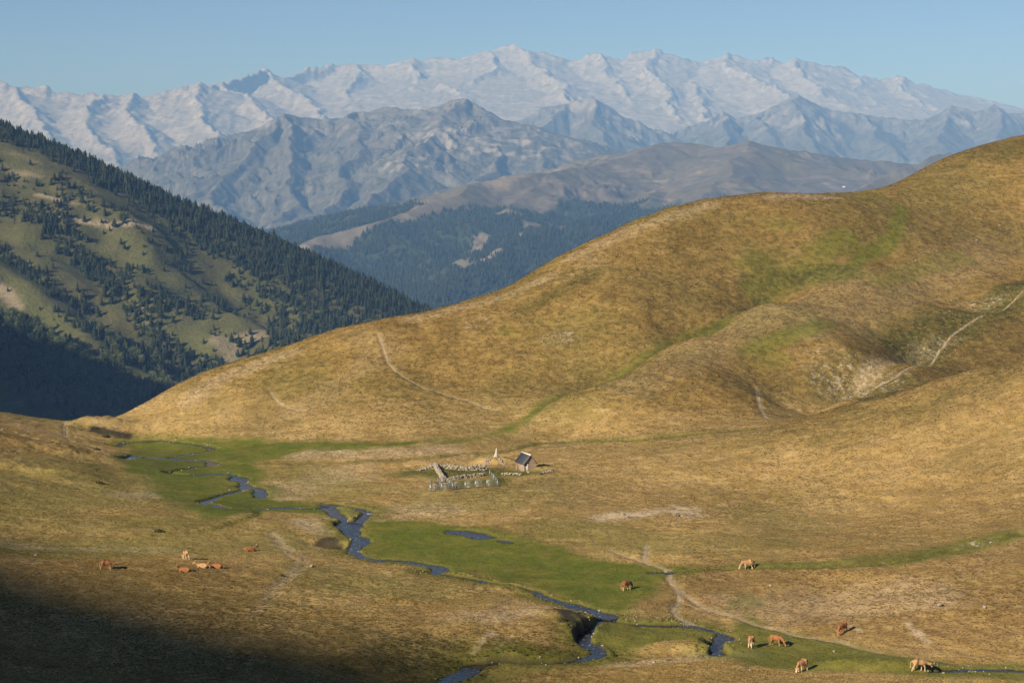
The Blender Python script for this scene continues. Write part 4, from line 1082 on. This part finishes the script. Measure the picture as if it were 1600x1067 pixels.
# ------------------------------------------------------------------ the stone hut
hx0, hy0, hz0 = G(819, 736.5)
hut = empty('shepherd_hut', (hx0, hy0, hz0 - .05), math.radians(23))
tag(hut, 'small stone shepherd hut with steep dark slate roof beside the ruined walls', 'hut')
GW, GLn, WH, AP = 2.55, 4.0, 1.5, 3.0          # gable width, length, eaves, apex
t = NT('rubble_masonry'); br = t.n('TexVoronoi'); br.feature = 'F1'; br.inputs['Scale'].default_value = 3.4
mp = t.n('Mapping'); mp.inputs['Scale'].default_value = (1, 1, 1.7); t.link(t.coord(), mp.inputs[0]); t.link(mp.outputs[0], br.inputs['Vector'])
bd = t.n('TexVoronoi'); bd.feature = 'DISTANCE_TO_EDGE'; bd.inputs['Scale'].default_value = 3.4; t.link(mp.outputs[0], bd.inputs['Vector'])
sc_ = t.n('SeparateColor'); t.link(br.outputs['Color'], sc_.inputs[0])
c = t.mix(sc_.outputs[0], (.27, .20, .145), (.50, .395, .295)); c = t.mix(t.math('MULTIPLY', sc_.outputs[1], .4), c, (.40, .25, .17))
c = t.mix(t.ramp(bd.outputs['Distance'], .05, .0), c, (.30, .26, .20)); t.bump(t.ramp(bd.outputs['Distance'], 0, .12), .8, .06)
M_MASON = t.color(c)
e = .25
def slab(name, poly, y0, y1, mat, parent):
    """Prism: polygon in x-z between y0 and y1."""
    n = len(poly); v = [(x, y0, z) for x, z in poly] + [(x, y1, z) for x, z in poly]
    bm = bmesh.new(); vs = [bm.verts.new(p) for p in v]
    bm.faces.new(vs[:n][::-1] if False else vs[:n]); bm.faces.new(vs[n:][::-1])
    for k in range(n): bm.faces.new((vs[k], vs[n + k], vs[n + (k + 1) % n], vs[(k + 1) % n]))
    bmesh.ops.recalc_face_normals(bm, faces=bm.faces)
    me = bpy.data.meshes.new(name); bm.to_mesh(me); bm.free()
    return put(name, me, mat, parent)
DX0, DX1, DH = .14, .80, 1.52       # door opening
slab('front_gable', [(DX1, -.5), (GW, -.5), (GW, WH), (GW / 2, AP), (0, WH), (0, DH + .02), (DX1, DH + .02)], 0, .4, M_MASON, hut)
slab('door_jamb', [(0, -.5), (DX0, -.5), (DX0, DH + .018), (0, DH + .018)], .003, .397, M_MASON, hut)
slab('back_gable', [(0, -.5), (GW, -.5), (GW, WH), (GW / 2, AP), (0, WH)], GLn - .4, GLn, M_MASON, hut)
put('side_wall', boxes('side_wall', [(.004, .4, .402, GLn - .402, -.5, WH)]), M_MASON, hut); put('side_wall', boxes('side_wall', [(GW - .4, GW - .004, .402, GLn - .402, -.5, WH)]), M_MASON, hut)
t = NT('roof_slate'); nz = t.noise(2.0, 4, .6, (1, 4, 1)); t.b.inputs['Roughness'].default_value = .45; t.b.inputs['Specular IOR Level'].default_value = .5
M_SLATE_R = t.color(t.mix(t.ramp(nz, .35, .65), (.040, .047, .058), (.075, .085, .10)))
run = GW / 2 + .16; sl = (AP - WH) / (GW / 2)
for sgn, nm in ((-1, 'roof_slope'), (1, 'roof_slope')):
    rf = empty(nm, (0, 0, 0)); bpy.data.objects.remove(rf)
    nc = 9; first = None
    V = []; Fq = []
    for k in range(nc):       # courses of slates, each lapping the one below
        u0, u1 = run * k / nc, run * (k + 1) / nc + .05
        z0 = AP + .10 - sl * u0; z1 = AP + .10 - sl * u1 + .035
        i = len(V)
        xs = (GW / 2 + sgn * u0, GW / 2 + sgn * u1)
        V += [(xs[0], -.16, z0), (xs[1], -.16, z1), (xs[1], GLn + .16, z1), (xs[0], GLn + .16, z0), (xs[0], -.16, z0 - .09), (xs[1], -.16, z1 - .06), (xs[1], GLn + .16, z1 - .06), (xs[0], GLn + .16, z0 - .09)]
        Fq += [tuple(i + q for q in fc) for fc in BOX_F]
    o = put(nm, mesh_from(nm, V, np.array(Fq), smooth=False), M_SLATE_R if sgn < 0 else plain('brown_roof_sheet', (.20, .11, .07), .3, 3.0), hut)
    put('verge', bars('verge', [((GW / 2, -.19, AP + .06), (GW / 2 + sgn * run, -.19, AP + .06 - sl * run), .045)]), plain('verge_board', (.12, .075, .055), .2), o)
put('ridge_cap', bars('ridge_cap', [((GW / 2, -.2, AP + .15), (GW / 2, GLn + .2, AP + .15), .10)]), plain('ridge_mortar', (.70, .66, .58), .15), hut)
M_WHITE = plain('white_painted_wood', (.66, .65, .62), .12, 5); M_WOOD = plain('old_dark_wood', (.075, .055, .04), .3, 6)
dr = put('door', boxes('door', [(DX0 + .26, DX1 - .10, .10, .15, -.05, DH - .06)]), M_WHITE, hut)
put('door_frame', boxes('door_frame', [(DX1 - .098, DX1 - .002, -.03, .12, -.05, DH - .01)]), M_WHITE, hut)
put('dark_gap_panel', boxes('dark_gap_panel', [(DX0 + .003, DX0 + .255, .16, .21, -.05, DH - .02)]), M_WOOD, hut)  # dark panel filling the gap of the ajar door, standing for its shade
put('handle', bars('handle', [((DX1 - .17, .08, .7), (DX1 - .17, .08, .84), .015)]), plain('iron', (.08, .08, .08), .2, 5, .5, .8), dr)
put('lintel', boxes('lintel', [(DX0 - .1, DX1 + .15, -.025, .38, DH + .022, DH + .13)]), M_WOOD, hut)
# doorstep stone
x, y, z = G(825.5, 737.8)
tag(put('step_stone', heap('step_stone', [(x, y, z + .05, .30, .3)]), M_PALE), 'pale rounded stone lying by the hut door', 'stone')

# ------------------------------------------------------------------ ruined walls of the fold
def wall(name, label, pts, h, th, mat, seed, size=.24, group=None, fall=0.0):
    rs = np.random.default_rng(seed); p = smooth_line(project(pts), .25)
    root = empty(name, (p[0][0], p[0][1], float(H(p[:1, 0], p[:1, 1])[0])))
    s = np.linspace(0, 1, len(p)); items = []
    zz = H(p[:, 0], p[:, 1])
    ox, oy, oz = root.location
    hh = h * (1 - fall * (.5 + .5 * noise(s * len(p) * .25 / 2.3, s * 0, seed)))
    for i in range(len(p)):
        q = p[min(i + 1, len(p) - 1)] - p[max(i - 1, 0)]; q = q / (np.linalg.norm(q) + 1e-9); nr = np.array([-q[1], q[0]])
        k = max(1, int(hh[i] / (size * .62)))
        for j in range(k + 1):
            for sd in (-.5, 0, .5) if th > .5 else (-.4, .4):
                if rs.uniform() < .15 and j > 1: continue
                o = nr * sd * (th - size * .6) * (1 - .12 * j / (k + 1)) + rs.normal(0, .05 + .28 * fall, 2)
                items.append((p[i][0] + o[0] - ox, p[i][1] + o[1] - oy, zz[i] - oz - .05 + j * size * .62 + rs.uniform(-.04, .04), size * rs.uniform(.5, 1.25), rs.uniform(0, 6.28)))
    st = put('stones', heap('stones', items), mat, root); st['kind'] = 'stuff'
    tag(root, label, 'stone wall', group)
    return root
wall('stone_wall', 'tall pale dry-stone wall running down the left side of the fold', [(681,728),(683,735),(688,743),(694,750)], .85, .55, M_STONE, 1, .2)
wall('stone_wall', 'low long stone wall along the back of the metal pen', [(698,749.5),(715,748),(735,745.5),(756,743)], .75, .5, M_STONE, 2, .2, fall=.3)
wall('stone_wall', 'collapsed rubble wall along the back of the old fold', [(686,728),(700,730),(720,732),(735,733),(750,733.5)], 1.05, 1.0, M_STONE, 3, .27, fall=.75)
wall('stone_wall', 'half-buried ring of stones on the mound under the stone pillar', [(754,735),(757,729),(763,724),(772,722),(782,723.5),(789,727)], .35, .4, M_STONE, 4, .2, fall=.7)
wall('stone_wall', 'short heap of pale stones between the pen and the hut', [(785,741),(795,740.5),(806,741),(812,741)], .45, .7, M_PALE, 6, .2, fall=.6)
wall('stone_wall', 'scattered line of stones left of the fold', [(657,735),(664,732),(672,729),(678,727)], .4, .9, M_STONE, 7, .24, fall=.9)
wall('stone_wall', 'small overgrown stone heap right of the hut', [(849,739),(855,737),(861,736)], .4, .6, M_STONE, 8, .22, fall=.5)

# pale pillar on its mound
x, y, z = G(775, 720)
rs = np.random.default_rng(9); V = []; ring = 9
prof = [(0, .78), (.16, .74), (.34, .52), (.62, .36), (1.0, .27), (1.45, .20), (1.85, .13), (2.0, .07)]
for zz, r in prof:
    for k in range(ring):
        a = 2 * math.pi * k / ring; q = r * (1 + rs.uniform(-.10, .10)); V.append((q * math.cos(a) * 1.05 + .12 * zz / 2 - (.22 if zz < .3 else 0), q * .8 * math.sin(a), zz - .15))
Fq = [(i * ring + k, i * ring + (k + 1) % ring, (i + 1) * ring + (k + 1) % ring, (i + 1) * ring + k) for i in range(len(prof) - 1) for k in range(ring)]
pil = empty('stone_pillar', (x, y, z))
cap = len(V); 
put('shaft', mesh_from('shaft', V, np.array(Fq), smooth=False), M_PALE, pil)
put('cap_stone', heap('cap_stone', [(.12, 0, 1.86, .11, .4)]), M_PALE, pil)
put('base_stones', heap('base_stones', [(.75 * math.cos(a), .6 * math.sin(a), .0, rs.uniform(.14, .24), a) for a in np.linspace(0, 6.28, 11)[:-1]]), M_PALE, pil)['kind'] = 'stuff'
tag(pil, 'pale pointed stone pillar standing on a mound behind the fold', 'pillar')

# ------------------------------------------------------------------ galvanised pen
M_GALV = plain('galvanised_steel', (.40, .43, .44), .15, 4, .42, .55)
CORR = [((672,768.6), (690,767.6)), ((690,767.6), (708,766.4)), ((708,766.4), (702,761)), ((702,761), (696.5,755.5)), ((696.5,755.5), (684,758.5)), ((684,758.5), (673.5,761)), ((673.5,761), (672,768.6)), ((690,767.6), (684,758.5)),
        ((709.5,765.4), (727,763.6)), ((727,763.6), (743,762.6)), ((743,762.6), (761,760.6)), ((761,760.6), (778,759)), ((778,759), (771.5,751.5)), ((771.5,751.5), (765,744.5))]
PLAB = ['front hurdle at the far left corner of the pen', 'front hurdle of the small side pen, right half', 'hurdle dividing the small pen from the big pen, near half', 'hurdle dividing the small pen from the big pen, far half', 'rear hurdle of the small side pen beside the tall wall',
        'rear hurdle of the small side pen, left half', 'left end hurdle of the small side pen', 'hurdle across the middle of the small side pen', 'leftmost front hurdle of the big pen', 'second front hurdle of the big pen from the left', 'third front hurdle of the big pen from the left',
        'rightmost front hurdle of the big pen', 'right side hurdle of the big pen, near half', 'right side hurdle of the big pen, next to the stone wall']
for (a, b), lab in zip(CORR, PLAB):
    (x0, y0, z0), (x1, y1, z1) = G(*a), G(*b)
    r = empty('fence_hurdle', (x0, y0, z0)); d = np.array([x1 - x0, y1 - y0, z1 - z0]); ln = np.linalg.norm(d); u_ = d / ln; g0 = u_ * .06; g1 = d - u_ * .06
    for q in (g0, g1): put('post', bars('post', [((q[0], q[1], q[2] - .1), (q[0], q[1], q[2] + 1.4), .04)]), M_GALV, r)
    for hgt in (.25, .5, .76, 1.02, 1.28):
        put('rail', bars('rail', [(g0 + np.array([0, 0, hgt]), g1 + np.array([0, 0, hgt]), .026)]), M_GALV, r)
    if ln > 2.2:
        m_ = d * .5; put('upright', bars('upright', [((m_[0], m_[1], m_[2] + .2), (m_[0], m_[1], m_[2] + 1.3), .018)]), M_GALV, r)
    tag(r, 'galvanised metal ' + lab, 'fence', 'metal hurdles of the livestock pen')

# ------------------------------------------------------------------ loose stones
LOOSE = [((487,886),.55,0,'rounded grey boulder on the dry grass beside the cart track'), ((973,803.5),.42,0,'pale boulder at the left end of the left bare patch'), ((976,804.5),.34,2,'dark stone beside the pale boulder on the left bare patch'), ((982,807),.36,2,'dark upright stone at the right of the left bare patch'),
         ((979,806.2),.30,0,'small pale stone in the middle of the left bare patch'), ((1051,794.6),.38,2,'dark stone at the top of the right bare patch'), ((1059,808),.52,2,'long dark boulder at the bottom of the right bare patch'), ((1056,808.5),.36,2,'small dark stone touching the long boulder on the right patch'),
         ((1204,917),.42,0,'whitish stone in the rust-brown grass below the green drain'), ((1468,946),.62,0,'largest pale boulder on the brown rise at the lower right'), ((1538,949),.4,0,'flat pale stone right of the large boulder on the brown rise'), ((1303,1018),.30,0,'pale stone at the edge of the green strip below the red-brown cow'),
         ((1022,1035),.36,0,'white stone on the hump at the bottom centre'), ((1400,788),.32,0,'lone pale stone on the middle of the right slope'), ((1562,353),.55,0,'pale stone high on the right slope, uppermost of three'), ((1526,375),.6,0,'pale stone high on the right slope, middle of three'),
         ((1431,408),.55,0,'pale stone high on the right slope, lowest of three'), ((56,868),.42,0,'grey stone at the far left above the shadow'), ((4,673),.42,0,'pale stone at the left edge near the rim'), ((774,911),.36,0,'pale stone on the near bank of the stream beside the bog'),
         ((672,770),.22,0,'small pale stone in front of the left corner of the pen'), ((1172,1047),.22,0,'small stone on the near hump left of the pale cow'), ((1528,850),.5,0,'pale boulder at the upper end of the green drain'), ((1548,846),.4,0,'second pale boulder at the upper end of the green drain'), ((1475,776),.36,0,'pale stone in the grass on the right slope above the drain')]
for pp, s, kind, lab in LOOSE:
    x, y, z = G(*pp)
    tag(put('boulder', heap('boulder', [(0, 0, 0, s * .75, float(rs0.uniform(0, 6))), (s * .5, s * .2, -s * .15, s * .45, 1.0)]), (M_STONE, M_STONE, M_DARKSTONE)[kind]), lab, 'stone', 'loose stones in the pasture').location = (x, y, z + s * .25)

def strew(name, n, where, smin, smax, mat):
    it = []
    for _ in range(n):
        (cx, cy_), sp_ = where[int(rs0.integers(len(where)))]
        x, y = cx + rs0.normal(0, sp_), cy_ + rs0.normal(0, sp_); it.append((x, y))
    it = np.array(it); zz = H(it[:, 0], it[:, 1])
    o = put(name, heap(name, [(x, y, z + .02, float(rs0.uniform(smin, smax)), float(rs0.uniform(0, 6))) for (x, y), z in zip(it, zz)]), mat); o['kind'] = 'stuff'
    return o
rw = [(tuple(p), .7) for L, w, z in STREAMS for p in L[::4]]
strew('stream_stones', 700, rw, .06, .22, M_STONE)
strew('gravel_bar', 260, [(tuple(p), 1.3) for p in project([(1050,968),(1060,968),(1070,971),(1082,974),(1145,1000),(1140,1005),(1130,1013),(520,803),(512,792),(1475,1046),(1520,1045),(1000,965),(1020,966)])], .04, .13, M_STONE)
strew('outcrop_stones', 560, [(tuple(p), 3.2) for p in project([(1310,600),(1330,607),(1345,602),(1360,575),(1380,560),(1505,488),(1530,482),(1550,466),(1470,540),(1290,580),(1440,548),(870,527),(215,640),(240,628),(745,505),(915,410),(1450,545),(1360,600),(1320,590)])], .06, .22, M_STONE)
x, y, z = G(580, 799)
tag(put('plank', bars('plank', [((-.75, -.03, .12), (.75, .10, .12), .06)]), M_WHITE), 'white plank lying across the stream mouth left of the bog', 'plank').location = (x, y, z)

# ------------------------------------------------------------------ low bushes
def bush_mesh(seed):
    rs = np.random.default_rng(seed); v = []; f = []
    for _ in range(170):
        d = rs.normal(size=3); d[2] = abs(d[2]); d /= np.linalg.norm(d); p = d * rs.uniform(.6, 1.05) * np.array([1, .8, .6]) * (1 + .25 * math.sin(4 * d[0] + seed))
        s = rs.uniform(.06, .15); n = d + rs.normal(size=3) * .7; n /= np.linalg.norm(n); a = np.cross(n, [.3, .2, 1]); a /= np.linalg.norm(a); b = np.cross(n, a); i = len(v)
        v += [tuple(p + a * s), tuple(p + b * s), tuple(p - a * s), tuple(p - b * s)]; f += [(i, i + 1, i + 2), (i, i + 2, i + 3)]
    return mesh_from('foliage', v, np.array(f), smooth=False)
M_BUSH = leaf_mat('juniper', (.045, .052, .022))
BUSH = [((249,831),.8,'dark round bush on the ditch in the left pasture'), ((528,856),.75,'dark bush in the hollow beside the stream'), ((520,853),.6,'small dark bush at the left of the hollow'), ((152,703),.9,'dark shrub at the foot of the left terraces'), ((166,683),1.0,'dark shrub under the rocky knoll'),
        ((148,671),1.1,'leafy dark shrub on the shaded side of the rocky knoll'), ((846,741),.5,'low green shrub at the right foot of the hut'), ((802,741),.45,'low dark shrub at the left foot of the hut'), ((878,975),.8,'dark bush on the steep bank above the stream bend'), ((893,982),.9,'dark bush low on the steep bank at the stream bend'),
        ((905,968),.7,'dark bush at the top of the steep bank at the stream bend'), ((1097,1012),.6,'dark bush on the near bank of the right pool'), ((155,760),.8,'dark shrub below the left terraces'), ((440,900),.5,'small dark bush left of the cart track')]
for i, (pp, s, lab) in enumerate(BUSH):
    x, y, z = G(*pp); r = empty('juniper_bush', (x, y, z - .05), i * 1.3); r.scale = (s, s, s)
    put('foliage', bush_mesh(400 + i % 5), M_BUSH, r); put('stem', trunk_mesh(i, .05, .5, 3), M_BARK, r)
    tag(r, lab, 'bush', 'low bushes')

# ------------------------------------------------------------------ far white house on the grassy range
(xx, yy), = on_range([(1319, 292)])
kk = np.argmin((RX - xx) ** 2 + (RY - yy) ** 2); zz = float(RZ[kk])
hs = empty('white_house', (float(xx), float(yy), zz - 2), .3)
put('wall', boxes('wall', [(-7, 7, -4, 4, 0, 5)]), plain('white_render', (.78, .77, .74), .05), hs); slab('roof', [(-7.5, 5.01), (7.5, 5.01), (5, 7.5), (-5, 7.5)], -4.5, 4.5, plain('pale_roof', (.55, .54, .52), .1), hs)
for k in (-4, 0, 4): put('window', boxes('window', [(k - .7, k + .7, -4.08, -3.95, 2, 3.6)]), plain('dark_pane', (.05, .05, .06), .1, 5, .2), hs)
tag(hs, 'tiny white house far off on the grassy range', 'house')

# ------------------------------------------------------------------ cattle
def skin_mesh(name, joints, edges, root, sub=2):
    me = bpy.data.meshes.new(name + '_cage'); me.from_pydata([j[0] for j in joints], edges, []); me.update()
    o = bpy.data.objects.new(name + '_cage', me); col.objects.link(o)
    md = o.modifiers.new('skin', 'SKIN'); md.use_smooth_shade = True
    for i, j in enumerate(joints):
        sv = me.skin_vertices[0].data[i]; r = j[1]; sv.radius = r if isinstance(r, tuple) else (r, r); sv.use_root = (i == root)
    sb = o.modifiers.new('sub', 'SUBSURF'); sb.levels = sub; sb.render_levels = sub
    dg = bpy.context.evaluated_depsgraph_get(); dg.update()
    out = bpy.data.meshes.new_from_object(o.evaluated_get(dg)); out.name = name
    bpy.data.objects.remove(o); out.materials.clear()
    return out
def cow_mesh(pose):
    J = []; E = []
    def j(x, y, z, r, par=None):
        J.append(((x, y, z), r)); k = len(J) - 1
        if par is not None: E.append((par, k))
        return k
    lying = pose.startswith('lying'); dz = -.68 if lying else 0
    mid = j(0, 0, 1.06 + dz, (.33, .38)); hip = j(-.48, 0, 1.10 + dz, (.31, .33), mid); rump = j(-.80, 0, 1.10 + dz, (.22, .24), hip)
    sh = j(.46, 0, 1.08 + dz, (.28, .34), mid); nb = j(.72, 0, 1.08 + dz, (.17, .25), sh)
    if pose == 'grazing': n1 = j(.98, .02, .80, (.13, .17), nb); po = j(1.16, .04, .52, (.12, .14), n1); fa = j(1.24, .05, .30, .10, po); mu = j(1.29, .05, .13, .085, fa)
    elif pose == 'walking': n1 = j(1.0, 0, .98, (.13, .17), nb); po = j(1.24, 0, .88, (.12, .14), n1); fa = j(1.40, 0, .70, .10, po); mu = j(1.50, 0, .56, .085, fa)
    else: n1 = j(.95, .08, .66, (.13, .16), nb); po = j(1.10, .14, .86, (.12, .13), n1); fa = j(1.30, .2, .78, .095, po); mu = j(1.44, .24, .66, .08, fa)
    for s in (-1, 1): e1 = j(po_x(J, po)[0] - .03, J[po][0][1] + s * .17, J[po][0][2] + .05, .05, po); j(J[po][0][0] - .06, J[po][0][1] + s * .29, J[po][0][2] + .03, .035, e1)
    for s in (-1, 1):
        if not lying:
            st = .14 * s if pose == 'walking' else .05 * s
            a = j(-.58, s * .17, .92, .17, hip); b = j(-.47 + st, s * .20, .70, .13, a); c_ = j(-.70 + st, s * .20, .42, .068, b); d = j(-.69 + st * 1.4, s * .20, .10, .050, c_); j(-.63 + st * 1.4, s * .20, .035, .058, d)
            a = j(.46, s * .16, .84, .14, sh); b = j(.42 - st, s * .18, .64, .095, a); c_ = j(.46 - st, s * .18, .38, .062, b); d = j(.44 - st * 1.2, s * .18, .10, .046, c_); j(.49 - st * 1.2, s * .18, .035, .055, d)
        else:
            a = j(-.55, s * .26, .30, .16, hip); b = j(-.22, s * .40, .16, .10, a); c_ = j(-.55, s * .46, .10, .065, b); j(-.30, s * .48, .06, .05, c_)
            a = j(.48, s * .22, .26, .12, sh); b = j(.74, s * .26, .12, .07, a); j(.50, s * .30, .07, .05, b)
    t1 = j(-.99, 0, 1.12 + dz, .045, rump)
    if lying: t2 = j(-1.08, .04, .26, .03, t1); j(-1.0, .2, .06, .035, t2)
    else: t2 = j(-1.05, .01, .82, .030, t1); t3 = j(-1.03, .02, .55, .026, t2); j(-1.03, .02, .38, .045, t3)
    me = skin_mesh('body', J, E, 0)
    co = np.empty(len(me.vertices) * 3); me.vertices.foreach_get('co', co); co = co.reshape(-1, 3)
    mz = np.array(J[mu][0])
    pale = np.maximum.reduce([sstep(.62, .30, co[:, 2]) * (0 if lying else 1), .9 * sstep(.26, .08, np.linalg.norm(co - mz, axis=1)), .85 * sstep(-.62, -.92, co[:, 0]) * sstep(1.2 + dz, .8 + dz, co[:, 2]), .6 * sstep(.86 + dz, .70 + dz, co[:, 2]) * (np.abs(co[:, 0]) < .5)])
    color_attr(me, 'pale', np.stack([pale, pale * 0, pale * 0], 1))
    return me, np.array(J[po][0])
def po_x(J, k): return J[k][0]
def cow_mat(name, c, pale):
    t = NT(name); p_, _a, _b = t.attr('pale'); nz = t.noise(3.0, 4, .6)
    b = t.mix(t.ramp(nz, .3, .7), tuple(x * .75 for x in c), tuple(x * 1.2 for x in c)); t.b.inputs['Roughness'].default_value = .7
    return t.color(t.mix(t.math('MULTIPLY', p_, t.ramp(nz, .05, .35)), b, pale))
COATS = {'tan': cow_mat('tan_coat', (.42, .25, .12), (.62, .48, .33)), 'russet': cow_mat('russet_coat', (.25, .105, .045), (.60, .42, .26)), 'red': cow_mat('red_coat', (.29, .125, .052), (.38, .21, .11)), 'cream': cow_mat('cream_coat', (.42, .22, .11), (.74, .62, .48))}
M_HORN = plain('horn', (.62, .55, .42), .15, 8, .5)
POSE = {k: cow_mesh(k) for k in ('grazing', 'walking', 'lying')}
def horn_mesh(po, s):
    p0 = po + np.array([.0, s * .08, .08]); p1 = p0 + np.array([.0, s * .14, .07]); p2 = p1 + np.array([.07, s * .02, .13])
    v = []; f = []
    for c_, r in ((p0, .035), (p1, .026), (p2, .006)):
        for k in range(6): a = k * math.pi / 3; v.append((c_[0] + r * math.cos(a), c_[1], c_[2] + r * math.sin(a)))
    for i in range(2):
        for k in range(6): f.append((i * 6 + k, i * 6 + (k + 1) % 6, i * 6 + 6 + (k + 1) % 6, i * 6 + 6 + k))
    return mesh_from('horn', v, np.array(f))
HORNS = {k: [horn_mesh(v[1], s) for s in (-1, 1)] for k, v in POSE.items()}
COWS = [((167,890),'walking',-4,'russet',1.0,'red-brown cow with white legs walking right, leftmost of the herd'), ((291,872.5),'grazing',118,'tan',1.0,'tan cow grazing with its back turned above the three lying cows'), ((390,859),'lying',8,'russet',.95,'dark-headed cow lying alone on the open grass right of the left herd'),
        ((289,894.5),'lying',176,'red',1.0,'reddish cow lying lowest of the three resting together'), ((317,888),'lying',168,'tan',.98,'tan cow lying in the middle of the three resting together'), ((339,888),'lying',172,'red',.98,'red-brown cow lying furthest right of the three resting together'),
        ((1168,886.5),'grazing',196,'tan',1.05,'tan cow grazing leftwards on the green drain below the slope'), ((979,921.5),'grazing',38,'russet',.98,'brown cow with pale hindquarters grazing on the green bog'), ((1317,989),'grazing',232,'red',1.05,'red-brown cow grazing in the brown grass above the path'),
        ((1174,1013),'grazing',68,'cream',1.0,'cow with creamy rump and brown back on the green below the pool'), ((1213,1009.5),'grazing',-38,'red',1.02,'orange-brown cow grazing on the green just below the path'), ((1254,1046),'grazing',225,'cream',1.0,'pale-faced cow grazing at the foot of the green, nearest the bottom edge'),
        ((1436,1049),'walking',6,'tan',1.05,'tan cow walking right by the stones of the lower right stream')]
for pp, pose, hd, coat, sc, lab in COWS:
    x, y, z = G(*pp)
    r = empty('cow', (x, y, z - .02), math.radians(hd)); r.scale = (sc, sc, sc)
    if pose != 'lying':
        ca, sa = math.cos(math.radians(hd)), math.sin(math.radians(hd))
        zf, zb = (float(H(np.array([x + k * ca * .6]), np.array([y + k * sa * .6]))[0]) for k in (1, -1)); r.rotation_euler[1] = -math.atan2(zf - zb, 1.2); r.location[2] = (zf + zb) / 2 - .02
    b = put('body', POSE[pose][0], None, r)
    if not POSE[pose][0].materials: POSE[pose][0].materials.append(COATS['tan'])
    b.material_slots[0].link = 'OBJECT'; b.material_slots[0].material = COATS[coat]
    for hm in HORNS[pose]: put('horn', hm, M_HORN, r)
    tag(r, lab, 'cow', 'cattle grazing in the valley')
